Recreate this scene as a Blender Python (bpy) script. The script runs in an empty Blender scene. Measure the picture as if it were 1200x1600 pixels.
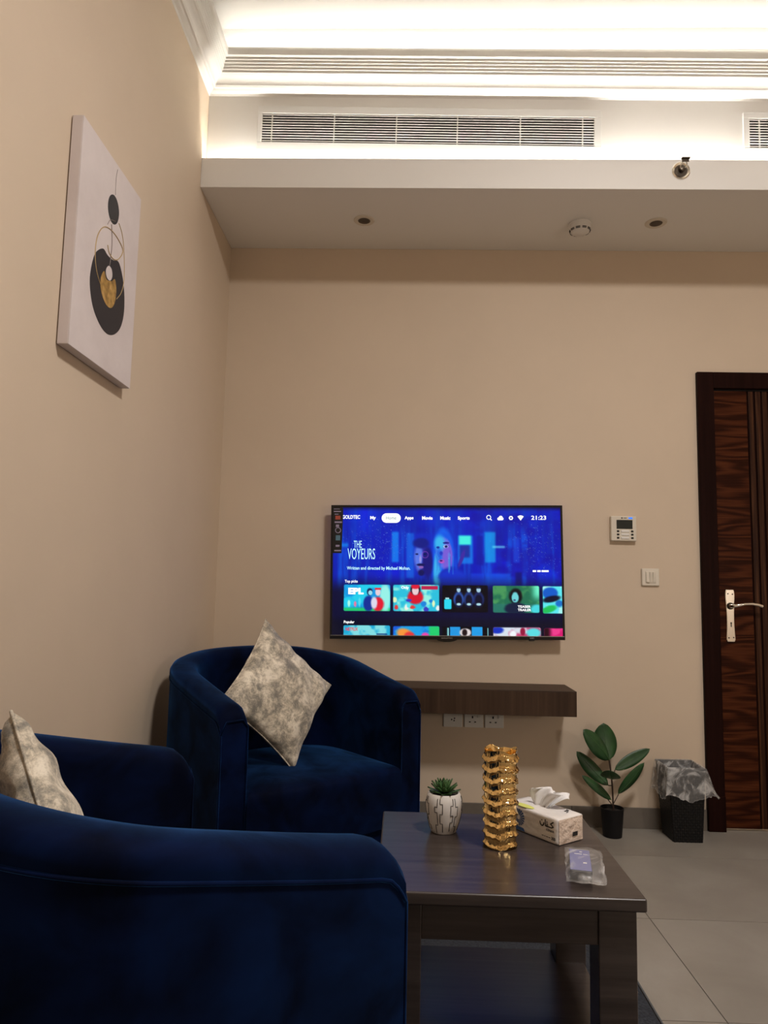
import bpy, bmesh, math, random
import numpy as np
from mathutils import Vector, Matrix

sc = bpy.context.scene
COL = sc.collection
random.seed(7)
rng = np.random.default_rng(7)

# ------------------------------------------------------------------ camera
F, YAW, PITCH, ROLL, CH = 1119.528, 0.0287, 0.1050, 0.0209, 1.1232
_f = np.array([-math.sin(YAW) * math.cos(PITCH), math.cos(YAW) * math.cos(PITCH), math.sin(PITCH)])
_r = np.array([math.cos(YAW), math.sin(YAW), 0.0])
_u = np.cross(_r, _f)
_c, _s = math.cos(ROLL), math.sin(ROLL)
_r, _u = _c * _r + _s * _u, -_s * _r + _c * _u
cam_d = bpy.data.cameras.new('camera')
cam = bpy.data.objects.new('camera', cam_d)
COL.objects.link(cam)
cam_d.sensor_fit = 'VERTICAL'
cam_d.sensor_height = 36.0
cam_d.lens = F / 1600.0 * 36.0
cam_d.clip_start = 0.02
cam.matrix_world = Matrix(((_r[0], _u[0], -_f[0], 0), (_r[1], _u[1], -_f[1], 0), (_r[2], _u[2], -_f[2], CH), (0, 0, 0, 1)))
sc.camera = cam


def on(px, py, ax, v):
    """photo pixel -> point where its line of sight meets the plane axis = v"""
    d = _f * F + _r * (px - 600) - _u * (py - 800)
    o = np.array([0, 0, CH])
    return o + d * (v - o[ax]) / d[ax]


# ------------------------------------------------------------------ world, lights, exposure
w = bpy.data.worlds.new('world')
sc.world = w
w.use_nodes = True
w.node_tree.nodes['Background'].inputs[0].default_value = (0.9, 0.85, 0.8, 1)
w.node_tree.nodes['Background'].inputs[1].default_value = 0.0
sc.view_settings.view_transform = 'Standard'
sc.view_settings.look = 'None'
sc.view_settings.gamma = 1.0
sc.view_settings.use_curve_mapping = False
sc.view_settings.exposure = 0.1
LED_LOW, LED_TOP = 100.0, 15.0
LED_COL = (1.0, 0.96, 0.88)


def lamp(name, kind, loc, energy, color, size=0.2, target=None, size_y=None, spread=None):
    d = bpy.data.lights.new(name, kind)
    d.energy = energy
    d.color = color
    if kind == 'AREA':
        d.shape = 'RECTANGLE' if size_y else 'DISK'
        d.size = size
        if size_y:
            d.size_y = size_y
        if spread:
            d.spread = spread
    else:
        d.shadow_soft_size = size
    o = bpy.data.objects.new(name, d)
    COL.objects.link(o)
    o.location = loc
    if target is not None:
        o.rotation_euler = (Vector(target) - Vector(loc)).to_track_quat('-Z', 'Y').to_euler()
    return o


# the room's own lamps beyond the frame: the plant, bin and picture cast shadows away from a lamp on the right,
# and the soffit shades the top of the television wall from the ceiling lamp
lamp('room_lamp_offscreen', 'AREA', (2.75, -0.35, 1.35), 10, (1.0, 0.88, 0.76), 0.26, (1.0, 3.6, 0.9))
lamp('ceiling_lamp_offscreen', 'AREA', (1.15, 0.85, 3.585), 76, (1.0, 0.94, 0.90), 0.5, (1.15, 0.85, 0.0))

# ------------------------------------------------------------------ room numbers (metres)
D, XL, ZS, YB, YF = 3.6117, -0.9446, 2.8973, 3.0284, 3.0961
XR, YBK, ZC = 3.3, -1.9, 3.62
HT, TX1, TX2, TY1, TY2 = 0.4931, -0.045, 0.5164, 1.5706, 2.1106
SAG = 0.009                     # the upper works drop slightly to the right


# ------------------------------------------------------------------ mesh helpers
class MB:
    def __init__(s):
        s.v, s.f = [], []

    def add(s, v, f):
        n = len(s.v)
        s.v += [tuple(map(float, q)) for q in v]
        s.f += [tuple(i + n for i in q) for q in f]
        return s

    def box(s, x0, x1, y0, y1, z0, z1, sag=0):
        v = [(x0, y0, z0), (x1, y0, z0), (x1, y1, z0), (x0, y1, z0), (x0, y0, z1), (x1, y0, z1), (x1, y1, z1), (x0, y1, z1)]
        v = [(a, b, c - sag * (a - XL)) for a, b, c in v] if sag else v
        return s.add(v, [(3, 2, 1, 0), (4, 5, 6, 7), (0, 1, 5, 4), (1, 2, 6, 5), (2, 3, 7, 6), (3, 0, 4, 7)])

    def lathe(s, prof, n=32, c=(0, 0, 0), axis='z', capb=True, capt=True):
        v, f = [], []
        m = len(prof)
        for r, z in prof:
            for k in range(n):
                a = 2 * math.pi * k / n
                q = (r * math.cos(a), r * math.sin(a), z)
                if axis == 'y':
                    q = (q[0], z, -q[1])
                    q = (q[0], q[1], q[2])
                v.append((q[0] + c[0], q[1] + c[1], q[2] + c[2]))
        for i in range(m - 1):
            for k in range(n):
                k2 = (k + 1) % n
                f.append((i * n + k, i * n + k2, (i + 1) * n + k2, (i + 1) * n + k))
        if capb:
            f.append(tuple(range(n - 1, -1, -1)))
        if capt:
            f.append(tuple((m - 1) * n + k for k in range(n)))
        return s.add(v, f)

    def tube(s, path, r, n=8, closed=False):
        P = [Vector(q) for q in path]
        m = len(P)
        R_ = r if hasattr(r, '__len__') else [r] * m
        v, f = [], []
        up = None
        for i in range(m):
            if closed:
                t = (P[(i + 1) % m] - P[i - 1])
            else:
                t = P[min(i + 1, m - 1)] - P[max(i - 1, 0)]
            if t.length < 1e-9:
                t = Vector((0, 0, 1))
            t.normalize()
            if up is None:
                up = Vector((0, 0, 1)) if abs(t.z) < 0.9 else Vector((1, 0, 0))
            a = up - t * up.dot(t)
            if a.length < 1e-6:
                a = Vector((1, 0, 0)) - t * t.x
            a.normalize()
            up = a
            b = t.cross(a)
            for k in range(n):
                th = 2 * math.pi * k / n
                v.append(P[i] + (a * math.cos(th) + b * math.sin(th)) * R_[i])
        for i in range(m if closed else m - 1):
            j = (i + 1) % m
            for k in range(n):
                k2 = (k + 1) % n
                f.append((i * n + k, j * n + k, j * n + k2, i * n + k2))
        if not closed:
            f.append(tuple(range(n)))
            f.append(tuple((m - 1) * n + k for k in range(n - 1, -1, -1)))
        return s.add(v, f)

    def extrude_x(s, prof, x0, x1):
        """closed (y, z) outline swept along X"""
        n = len(prof)
        v = [(x0, y, z) for y, z in prof] + [(x1, y, z) for y, z in prof]
        f = [(k, (k + 1) % n, n + (k + 1) % n, n + k) for k in range(n)]
        f += [tuple(range(n - 1, -1, -1)), tuple(range(n, 2 * n))]
        return s.add(v, f)

    def poly(s, pts):
        return s.add(pts, [tuple(range(len(pts)))])

    def slab(s, pts, off):
        """closed outline (3D points in a plane) thickened by the vector off"""
        n = len(pts)
        a = [Vector(q) for q in pts]
        b = [q + Vector(off) for q in a]
        f = [tuple(range(n)), tuple(range(2 * n - 1, n - 1, -1))]
        f += [(k, n + k, n + (k + 1) % n, (k + 1) % n) for k in range(n)]
        return s.add(a + b, f)

    def build(s, name, mat, parent=None, smooth=False, bevel=0, seg=2, world=False, recalc=True):
        me = bpy.data.meshes.new(name)
        v = s.v
        if world and parent is not None:
            inv = root_matrix(parent).inverted()
            v = [tuple(inv @ Vector(q)) for q in v]
        me.from_pydata(v, [], s.f)
        if recalc:
            bm = bmesh.new()
            bm.from_mesh(me)
            bmesh.ops.recalc_face_normals(bm, faces=bm.faces)
            bm.to_mesh(me)
            bm.free()
        me.update()
        return link_mesh(name, me, mat, parent, smooth, bevel, seg)


def root_matrix(o):
    m = Matrix.LocRotScale(o.location, o.rotation_euler, None)
    return m if o.parent is None else root_matrix(o.parent) @ m


def link_mesh(name, me, mat, parent=None, smooth=False, bevel=0, seg=2):
    o = bpy.data.objects.new(name, me)
    COL.objects.link(o)
    if mat is not None and not me.materials:
        me.materials.append(mat)
    if smooth:
        me.polygons.foreach_set('use_smooth', [True] * len(me.polygons))
        if smooth != 'all':
            me.set_sharp_from_angle(angle=math.radians(40))
    if bevel:
        b = o.modifiers.new('bevel', 'BEVEL')
        b.width = bevel
        b.segments = seg
        b.limit_method = 'ANGLE'
    if parent is not None:
        o.parent = parent
    return o


def thing(name, label, cat, loc=(0, 0, 0), rot=(0, 0, 0), group=None):
    o = bpy.data.objects.new(name, None)
    COL.objects.link(o)
    o.empty_display_size = 0.05
    o.location = loc
    o.rotation_euler = rot
    return tag(o, label, cat, group)


def tag(o, label, cat=None, group=None, kind=None):
    o['label'] = label
    if cat:
        o['category'] = cat
    if group:
        o['group'] = group
    if kind:
        o['kind'] = kind
    return o


def struct(o, label=None):
    o['kind'] = 'structure'
    if label:
        o['label'] = label
    return o


def copy_part(o, parent, loc=None, rot=None, scale=None):
    c = o.copy()
    COL.objects.link(c)
    c.parent = parent
    if loc is not None:
        c.location = loc
    if rot is not None:
        c.rotation_euler = rot
    if scale is not None:
        c.scale = scale
    return c


# ------------------------------------------------------------------ materials
def nt(name):
    m = bpy.data.materials.new(name)
    m.use_nodes = True
    t = m.node_tree
    return m, t, t.nodes['Principled BSDF']


def lin(r, g, b):
    f = lambda c: (c / 255 / 12.92) if c / 255 <= 0.04045 else ((c / 255 + 0.055) / 1.055) ** 2.4
    return (f(r), f(g), f(b), 1)


def plain(name, col, rough=0.5, metal=0.0, spec=0.5, bump=0, bscale=40, **kw):
    m, t, b = nt(name)
    b.inputs['Base Color'].default_value = col if len(col) == 4 else (*col, 1)
    b.inputs['Roughness'].default_value = rough
    b.inputs['Metallic'].default_value = metal
    b.inputs['Specular IOR Level'].default_value = spec
    for k, v in kw.items():
        b.inputs[k.replace('_', ' ')].default_value = v
    if bump:
        tc = t.nodes.new('ShaderNodeTexCoord')
        n = t.nodes.new('ShaderNodeTexNoise')
        n.inputs['Scale'].default_value = bscale
        n.inputs['Detail'].default_value = 4
        bp = t.nodes.new('ShaderNodeBump')
        bp.inputs['Strength'].default_value = bump
        bp.inputs['Distance'].default_value = 0.01
        t.links.new(tc.outputs['Object'], n.inputs['Vector'])
        t.links.new(n.outputs['Fac'], bp.inputs['Height'])
        t.links.new(bp.outputs['Normal'], b.inputs['Normal'])
    return m


def emit(name, col, strength):
    m, t, b = nt(name)
    b.inputs['Base Color'].default_value = (0, 0, 0, 1)
    b.inputs['Specular IOR Level'].default_value = 0.0
    b.inputs['Emission Color'].default_value = col if len(col) == 4 else (*col, 1)
    b.inputs['Emission Strength'].default_value = strength
    return m


def noisy(name, stops, scale=(5, 5, 5), rough=0.5, detail=6, dist=0.0, bump=0, nrough=0.6, rvar=0, **kw):
    """colour from one noise field through a ramp"""
    m, t, b = nt(name)
    tc = t.nodes.new('ShaderNodeTexCoord')
    mp = t.nodes.new('ShaderNodeMapping')
    mp.inputs['Scale'].default_value = scale
    n = t.nodes.new('ShaderNodeTexNoise')
    n.inputs['Scale'].default_value = 1
    n.inputs['Detail'].default_value = detail
    n.inputs['Roughness'].default_value = nrough
    n.inputs['Distortion'].default_value = dist
    r = t.nodes.new('ShaderNodeValToRGB')
    while len(r.color_ramp.elements) < len(stops):
        r.color_ramp.elements.new(0.5)
    for e, (p, c) in zip(r.color_ramp.elements, stops):
        e.position = p
        e.color = c if len(c) == 4 else (*c, 1)
    t.links.new(tc.outputs['Object'], mp.inputs['Vector'])
    t.links.new(mp.outputs['Vector'], n.inputs['Vector'])
    t.links.new(n.outputs['Fac'], r.inputs['Fac'])
    t.links.new(r.outputs['Color'], b.inputs['Base Color'])
    b.inputs['Roughness'].default_value = rough
    if rvar:
        mr = t.nodes.new('ShaderNodeMapRange')
        mr.inputs['To Min'].default_value = rough - rvar
        mr.inputs['To Max'].default_value = rough + rvar
        t.links.new(n.outputs['Fac'], mr.inputs['Value'])
        t.links.new(mr.outputs['Result'], b.inputs['Roughness'])
    for k, v in kw.items():
        b.inputs[k.replace('_', ' ')].default_value = v
    if bump:
        bp = t.nodes.new('ShaderNodeBump')
        bp.inputs['Strength'].default_value = bump
        bp.inputs['Distance'].default_value = 0.01
        t.links.new(n.outputs['Fac'], bp.inputs['Height'])
        t.links.new(bp.outputs['Normal'], b.inputs['Normal'])
    return m


def velvet():
    m, t, b = nt('navy_velvet')
    tc = t.nodes.new('ShaderNodeTexCoord')
    n = t.nodes.new('ShaderNodeTexNoise')
    n.inputs['Scale'].default_value = 7
    n.inputs['Detail'].default_value = 5
    n.inputs['Distortion'].default_value = 0.6
    r = t.nodes.new('ShaderNodeValToRGB')
    r.color_ramp.elements[0].position = 0.35
    r.color_ramp.elements[0].color = (0.0004, 0.0013, 0.0075, 1)
    r.color_ramp.elements[1].position = 0.7
    r.color_ramp.elements[1].color = (0.0012, 0.0060, 0.036, 1)
    t.links.new(tc.outputs['Object'], n.inputs['Vector'])
    t.links.new(n.outputs['Fac'], r.inputs['Fac'])
    t.links.new(r.outputs['Color'], b.inputs['Base Color'])
    b.inputs['Roughness'].default_value = 0.75
    b.inputs['Specular IOR Level'].default_value = 0.05
    b.inputs['Sheen Weight'].default_value = 0.42
    b.inputs['Sheen Roughness'].default_value = 0.38
    b.inputs['Sheen Tint'].default_value = (0.05, 0.23, 0.70, 1)
    mr = t.nodes.new('ShaderNodeMapRange')
    mr.inputs['From Min'].default_value = 0.3
    mr.inputs['From Max'].default_value = 0.7
    mr.inputs['To Min'].default_value = 0.25
    mr.inputs['To Max'].default_value = 1.0
    t.links.new(n.outputs['Fac'], mr.inputs['Value'])
    t.links.new(mr.outputs['Result'], b.inputs['Sheen Weight'])
    bp = t.nodes.new('ShaderNodeBump')
    bp.inputs['Strength'].default_value = 0.25
    bp.inputs['Distance'].default_value = 0.01
    t.links.new(n.outputs['Fac'], bp.inputs['Height'])
    t.links.new(bp.outputs['Normal'], b.inputs['Normal'])
    return m


def wood(name, stops, along='x', rough=0.4, freq=60, stretch=1.6, knots=0.0, bump=0.08, spec=0.5):
    m, t, b = nt(name)
    tc = t.nodes.new('ShaderNodeTexCoord')
    mp = t.nodes.new('ShaderNodeMapping')
    sc_ = {'x': (stretch, freq, freq), 'y': (freq, stretch, freq), 'z': (freq, freq, stretch)}[along]
    mp.inputs['Scale'].default_value = sc_
    n = t.nodes.new('ShaderNodeTexNoise')
    n.inputs['Scale'].default_value = 1
    n.inputs['Detail'].default_value = 5
    n.inputs['Roughness'].default_value = 0.62
    n.inputs['Distortion'].default_value = knots
    r = t.nodes.new('ShaderNodeValToRGB')
    while len(r.color_ramp.elements) < len(stops):
        r.color_ramp.elements.new(0.5)
    for e, (p, c) in zip(r.color_ramp.elements, stops):
        e.position = p
        e.color = (*c, 1)
    t.links.new(tc.outputs['Object'], mp.inputs['Vector'])
    t.links.new(mp.outputs['Vector'], n.inputs['Vector'])
    t.links.new(n.outputs['Fac'], r.inputs['Fac'])
    t.links.new(r.outputs['Color'], b.inputs['Base Color'])
    b.inputs['Roughness'].default_value = rough
    b.inputs['Specular IOR Level'].default_value = spec
    bp = t.nodes.new('ShaderNodeBump')
    bp.inputs['Strength'].default_value = bump
    bp.inputs['Distance'].default_value = 0.004
    t.links.new(n.outputs['Fac'], bp.inputs['Height'])
    t.links.new(bp.outputs['Normal'], b.inputs['Normal'])
    return m


def rosewood():
    """dark veneer with wavy bands across the door and eye-shaped figures"""
    m, t, b = nt('rosewood_cross_grain')
    tc = t.nodes.new('ShaderNodeTexCoord')
    mp = t.nodes.new('ShaderNodeMapping')
    mp.inputs['Scale'].default_value = (1.1, 1.1, 9.0)
    n = t.nodes.new('ShaderNodeTexNoise')
    n.inputs['Scale'].default_value = 1.0
    n.inputs['Detail'].default_value = 2
    mul = t.nodes.new('ShaderNodeMath')
    mul.operation = 'MULTIPLY'
    mul.inputs[1].default_value = 9
    sn = t.nodes.new('ShaderNodeMath')
    sn.operation = 'SINE'
    mul2 = t.nodes.new('ShaderNodeMath')
    mul2.operation = 'MULTIPLY'
    mul2.inputs[1].default_value = 6.283
    r = t.nodes.new('ShaderNodeValToRGB')
    cols = [(0.0, (0.010, 0.0025, 0.0013)), (0.42, (0.026, 0.0065, 0.0026)), (0.72, (0.068, 0.0185, 0.0065)), (1.0, (0.13, 0.043, 0.015))]
    while len(r.color_ramp.elements) < 4:
        r.color_ramp.elements.new(0.5)
    for e, (p, c) in zip(r.color_ramp.elements, cols):
        e.position = p
        e.color = (*c, 1)
    mr = t.nodes.new('ShaderNodeMapRange')
    mr.inputs['From Min'].default_value = -1
    mr.inputs['From Max'].default_value = 1
    n2 = t.nodes.new('ShaderNodeTexNoise')
    mp2 = t.nodes.new('ShaderNodeMapping')
    mp2.inputs['Scale'].default_value = (6, 6, 260)
    n2.inputs['Scale'].default_value = 1
    n2.inputs['Detail'].default_value = 3
    mx = t.nodes.new('ShaderNodeMath')
    mx.operation = 'MULTIPLY'
    L = t.links.new
    L(tc.outputs['Object'], mp.inputs['Vector'])
    L(mp.outputs['Vector'], n.inputs['Vector'])
    L(n.outputs['Fac'], mul.inputs[0])
    L(mul.outputs[0], mul2.inputs[0])
    L(mul2.outputs[0], sn.inputs[0])
    L(sn.outputs[0], mr.inputs['Value'])
    L(tc.outputs['Object'], mp2.inputs['Vector'])
    L(mp2.outputs['Vector'], n2.inputs['Vector'])
    ad = t.nodes.new('ShaderNodeMath')
    ad.operation = 'MULTIPLY_ADD'
    ad.inputs[1].default_value = 0.36
    L(mr.outputs['Result'], ad.inputs[0])
    L(n2.outputs['Fac'], mx.inputs[0])
    mx.inputs[1].default_value = 0.72
    L(mx.outputs[0], ad.inputs[2])
    L(ad.outputs[0], r.inputs['Fac'])
    L(r.outputs['Color'], b.inputs['Base Color'])
    b.inputs['Roughness'].default_value = 0.42
    b.inputs['Specular IOR Level'].default_value = 0.05
    return m


M = {}
M['wall_left'] = noisy('cream_wall_paint', [(0.3, (0.61, 0.495, 0.375, 1)), (0.7, (0.64, 0.52, 0.395, 1))], (2, 2, 2), 0.7, 3)
M['white_paint'] = plain('white_ceiling_paint', (0.80, 0.78, 0.74), 0.55)
M['fascia'] = plain('white_fascia_paint', (0.80, 0.78, 0.74), 0.5, bump=0.04, bscale=10)
M['tile'] = noisy('taupe_floor_tile', [(0.25, (0.23, 0.205, 0.175, 1)), (0.55, (0.285, 0.26, 0.225, 1)), (0.8, (0.33, 0.305, 0.27, 1))], (3, 3, 3), 0.34, 7, 0.4, rvar=0.06)
M['grout'] = plain('grey_grout', (0.075, 0.065, 0.055), 0.9)
M['base_tile'] = noisy('taupe_skirting_tile', [(0.3, (0.13, 0.112, 0.092, 1)), (0.7, (0.165, 0.142, 0.118, 1))], (5, 5, 5), 0.4)
M['velvet'] = velvet()
M['black_plastic'] = plain('black_plastic', (0.008, 0.008, 0.009), 0.4)
M['table'] = wood('dark_wenge_laminate', [(0.25, (0.024, 0.018, 0.0155)), (0.5, (0.040, 0.031, 0.028)), (0.75, (0.060, 0.048, 0.043))], 'x', 0.28, 55, 2.2)
M['shelf'] = wood('walnut_laminate', [(0.25, (0.030, 0.0165, 0.010)), (0.5, (0.050, 0.028, 0.0165)), (0.75, (0.078, 0.045, 0.027))], 'z', 0.5, 34, 1.2, spec=0.2)
M['shelf_top'] = wood('walnut_laminate_top', [(0.25, (0.030, 0.0165, 0.010)), (0.5, (0.050, 0.028, 0.0165)), (0.75, (0.078, 0.045, 0.027))], 'x', 0.5, 50, 2.0, spec=0.2)
M['frame_wood'] = wood('door_frame_stain', [(0.3, (0.009, 0.0028, 0.0020)), (0.7, (0.018, 0.0058, 0.0042))], 'z', 0.45, 45, 1.5, spec=0.04)
M['rosewood'] = rosewood()
M['rosewood_v'] = wood('rosewood_long_grain', [(0.3, (0.012, 0.004, 0.003)), (0.52, (0.04, 0.015, 0.007)), (0.7, (0.10, 0.04, 0.017))], 'z', 0.42, 70, 2.0, spec=0.1)
M['chrome'] = plain('chrome', (0.88, 0.83, 0.74), 0.2, 1.0)
M['dark_metal'] = plain('dark_metal', (0.12, 0.10, 0.08), 0.3, 1.0)
M['white_plastic'] = plain('white_plastic', (0.74, 0.72, 0.68), 0.32)
M['cream_plastic'] = plain('cream_plastic', (0.66, 0.60, 0.50), 0.35)
M['grille'] = plain('white_powder_coat', (0.78, 0.77, 0.74), 0.45)
M['void'] = plain('dark_void', (0.012, 0.012, 0.013), 0.9)
M['canvas'] = noisy('pale_lilac_canvas', [(0.3, (0.62, 0.55, 0.54, 1)), (0.7, (0.70, 0.63, 0.62, 1))], (6, 6, 6), 0.6, bump=0.05)
M['ink'] = plain('charcoal_print', (0.018, 0.018, 0.026), 0.5)
M['ink_line'] = plain('grey_line_print', (0.24, 0.19, 0.17), 0.6)
M['gold_line'] = plain('gold_line_print', (0.50, 0.36, 0.17), 0.4, 0.3)
M['gold_disc'] = noisy('brushed_gold_print', [(0.3, (0.25, 0.14, 0.04, 1)), (0.5, (0.55, 0.34, 0.10, 1)), (0.7, (0.80, 0.56, 0.24, 1))], (4, 30, 30), 0.35, 3, Metallic=0.4)
M['tv_black'] = plain('gloss_black', (0.006, 0.006, 0.007), 0.2)
M['silver'] = plain('silver_trim', (0.5, 0.5, 0.5), 0.3, 0.9)
M['txt_white'] = emit('screen_white', (1, 1, 1), 1.15)
M['txt_cyan'] = emit('screen_cyan_white', (0.55, 0.95, 1.0), 1.1)
M['txt_grey'] = emit('screen_grey', (0.20, 0.34, 0.36), 0.8)
M['txt_red'] = emit('screen_red', (0.8, 0.03, 0.05), 0.9)
M['gold'] = plain('gold_glaze', (0.92, 0.64, 0.27), 0.09, 1.0)
M['ceramic'] = plain('white_ceramic', (0.72, 0.69, 0.65), 0.4)
M['black_line'] = plain('black_line_print', (0.012, 0.010, 0.010), 0.6)
M['succ'] = noisy('succulent_green', [(0.3, (0.03, 0.085, 0.025, 1)), (0.7, (0.085, 0.19, 0.06, 1))], (60, 60, 60), 0.45)
M['leaf'] = noisy('rubber_leaf_green', [(0.3, (0.010, 0.045, 0.012, 1)), (0.7, (0.022, 0.085, 0.022, 1))], (20, 20, 20), 0.42)
M['midrib'] = plain('leaf_rib', (0.05, 0.13, 0.04), 0.45)
M['stem'] = plain('brown_stem', (0.035, 0.018, 0.012), 0.6)
M['soil'] = plain('dark_soil', (0.012, 0.009, 0.007), 0.95, bump=0.5, bscale=90)
M['pot'] = plain('black_pot', (0.005, 0.005, 0.006), 0.5, spec=0.25)
M['film'] = noisy('white_pack_film', [(0.3, (0.72, 0.68, 0.64, 1)), (0.7, (0.80, 0.77, 0.74, 1))], (30, 30, 30), 0.28, bump=0.12)
M['film_end'] = noisy('cream_pack_end', [(0.3, (0.66, 0.52, 0.42, 1)), (0.7, (0.76, 0.63, 0.53, 1))], (45, 45, 45), 0.2, bump=0.8)
M['tissue'] = plain('tissue_paper', (0.80, 0.79, 0.79), 0.85)
M['yellow'] = plain('yellow_green_print', (0.70, 0.72, 0.16), 0.5)
M['blue_print'] = plain('blue_print', (0.03, 0.10, 0.28), 0.5)
M['rug'] = noisy('charcoal_blue_rug', [(0.35, (0.012, 0.015, 0.021, 1)), (0.65, (0.034, 0.039, 0.050, 1))], (120, 120, 120), 0.95, 3, bump=0.6)
M['rug_edge'] = plain('rug_binding', (0.10, 0.105, 0.11), 0.9)
M['lens'] = plain('unlit_lens', (0.045, 0.032, 0.02), 0.4)
M['lcd'] = plain('grey_lcd', (0.022, 0.023, 0.018), 0.45, spec=0.2)
M['hole'] = plain('dark_hole', (0.01, 0.009, 0.008), 0.8)
M['blue_led'] = emit('blue_indicator', (0.04, 0.20, 1.0), 1.3)
M['remote'] = plain('remote_face', (0.16, 0.17, 0.36), 0.25)
M['remote_dark'] = plain('remote_dark', (0.012, 0.010, 0.012), 0.3)


M['led'] = emit('led_tape', LED_COL, LED_LOW)
M['led_top'] = emit('led_tape_upper', LED_COL, LED_TOP)


def pillow_mat():
    m, t, b = nt('marbled_silver_velvet')
    tc = t.nodes.new('ShaderNodeTexCoord')
    n = t.nodes.new('ShaderNodeTexNoise')
    n.inputs['Scale'].default_value = 15
    n.inputs['Detail'].default_value = 14
    n.inputs['Roughness'].default_value = 0.80
    n.inputs['Distortion'].default_value = 0.25
    r = t.nodes.new('ShaderNodeValToRGB')
    st = [(0.40, (0.19, 0.175, 0.145)), (0.46, (0.33, 0.295, 0.235)), (0.505, (0.54, 0.47, 0.36)), (0.59, (0.86, 0.78, 0.64))]
    while len(r.color_ramp.elements) < 4:
        r.color_ramp.elements.new(0.5)
    for e, (p, c) in zip(r.color_ramp.elements, st):
        e.position = p
        e.color = (*c, 1)
    t.links.new(tc.outputs['Object'], n.inputs['Vector'])
    t.links.new(n.outputs['Fac'], r.inputs['Fac'])
    t.links.new(r.outputs['Color'], b.inputs['Base Color'])
    b.inputs['Roughness'].default_value = 0.5
    b.inputs['Sheen Weight'].default_value = 0.3
    bp = t.nodes.new('ShaderNodeBump')
    bp.inputs['Strength'].default_value = 0.5
    bp.inputs['Distance'].default_value = 0.008
    t.links.new(n.outputs['Fac'], bp.inputs['Height'])
    t.links.new(bp.outputs['Normal'], b.inputs['Normal'])
    return m


def plastic_film(name, dens=0.3, col=(0.85, 0.85, 0.84, 1)):
    m, t, b = nt(name)
    b.inputs['Base Color'].default_value = col
    b.inputs['Roughness'].default_value = 0.3
    tr = t.nodes.new('ShaderNodeBsdfTransparent')
    mx = t.nodes.new('ShaderNodeMixShader')
    tc = t.nodes.new('ShaderNodeTexCoord')
    n = t.nodes.new('ShaderNodeTexNoise')
    n.inputs['Scale'].default_value = 11
    n.inputs['Detail'].default_value = 4
    n.inputs['Distortion'].default_value = 2.2
    mr = t.nodes.new('ShaderNodeMapRange')
    mr.inputs['From Min'].default_value = 0.46
    mr.inputs['From Max'].default_value = 0.66
    mr.inputs['To Min'].default_value = dens * 0.6
    mr.inputs['To Max'].default_value = dens * 2.6
    out = t.nodes['Material Output']
    t.links.new(tc.outputs['Object'], n.inputs['Vector'])
    t.links.new(n.outputs['Fac'], mr.inputs['Value'])
    t.links.new(mr.outputs['Result'], mx.inputs['Fac'])
    t.links.new(tr.outputs[0], mx.inputs[1])
    t.links.new(b.outputs[0], mx.inputs[2])
    t.links.new(mx.outputs[0], out.inputs['Surface'])
    return m


def weave_mat():
    m, t, b = nt('black_woven_plastic')
    b.inputs['Base Color'].default_value = (0.005, 0.005, 0.0055, 1)
    b.inputs['Roughness'].default_value = 0.42
    b.inputs['Specular IOR Level'].default_value = 0.25
    return m


M['pillow'] = pillow_mat()
M['liner'] = plastic_film('clear_bin_liner', 0.20)
M['wrap'] = plastic_film('clear_wrap', 0.14, (0.85, 0.83, 0.80, 1))
M['weave'] = weave_mat()

# ------------------------------------------------------------------ room shell
fl = struct(MB().box(XL, XR, YBK, D, -0.10, -0.0015).build('floor', M['grout']), 'floor of large taupe tiles with thin grey joints')
TS, G = 0.6, 0.0028
tX0, tY0 = 0.8762, 2.6452       # joints seen in the photograph
tm = {}
xs = sorted({XL, XR} | {tX0 + k * 1.2 for k in range(-6, 8) if XL < tX0 + k * 1.2 < XR})
ys = sorted({YBK, D} | {tY0 + k * TS for k in range(-12, 4) if YBK < tY0 + k * TS < D})
for i in range(len(xs) - 1):
    for j in range(len(ys) - 1):
        wx, wy = round(xs[i + 1] - xs[i] - G, 4), round(ys[j + 1] - ys[j] - G, 4)
        cx, cy = (xs[i] + xs[i + 1]) / 2, (ys[j] + ys[j + 1]) / 2
        if (wx, wy) not in tm:
            tm[(wx, wy)] = MB().box(-wx / 2, wx / 2, -wy / 2, wy / 2, -0.006, 0).build('tile', M['tile'], fl)
            t_ = tm[(wx, wy)]
        else:
            t_ = copy_part(tm[(wx, wy)], fl)
        t_.location = (cx, cy, 0)

struct(MB().box(XL - 0.15, XL, YBK, D + 0.15, -0.1, ZC).build('wall_left', M['wall_left']), 'smooth cream wall carrying the framed canvas')
DX0, DX1, DZ = 1.500, 2.50, 2.20    # door opening
wb = MB().box(XL, DX0, D, D + 0.15, -0.1, ZC).box(DX1, XR, D, D + 0.15, -0.1, ZC).box(DX0, DX1, D, D + 0.15, DZ, ZC)
struct(wb.build('wall_back', M['wall_left']), 'beige painted wall behind the television')
struct(MB().box(XR, XR + 0.15, YBK, D + 0.15, -0.1, ZC).build('wall_right', M['wall_left']), 'cream wall on the door side')
struct(MB().box(XL - 0.15, XR + 0.15, YBK - 0.15, YBK, -0.1, ZC).build('wall_front', M['wall_left']), 'cream wall facing the television')
struct(MB().box(XL - 0.15, XR + 0.15, YBK - 0.15, D + 0.15, ZC, ZC + 0.1).build('ceiling', M['white_paint']), 'white ceiling lit by hidden strips')

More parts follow.
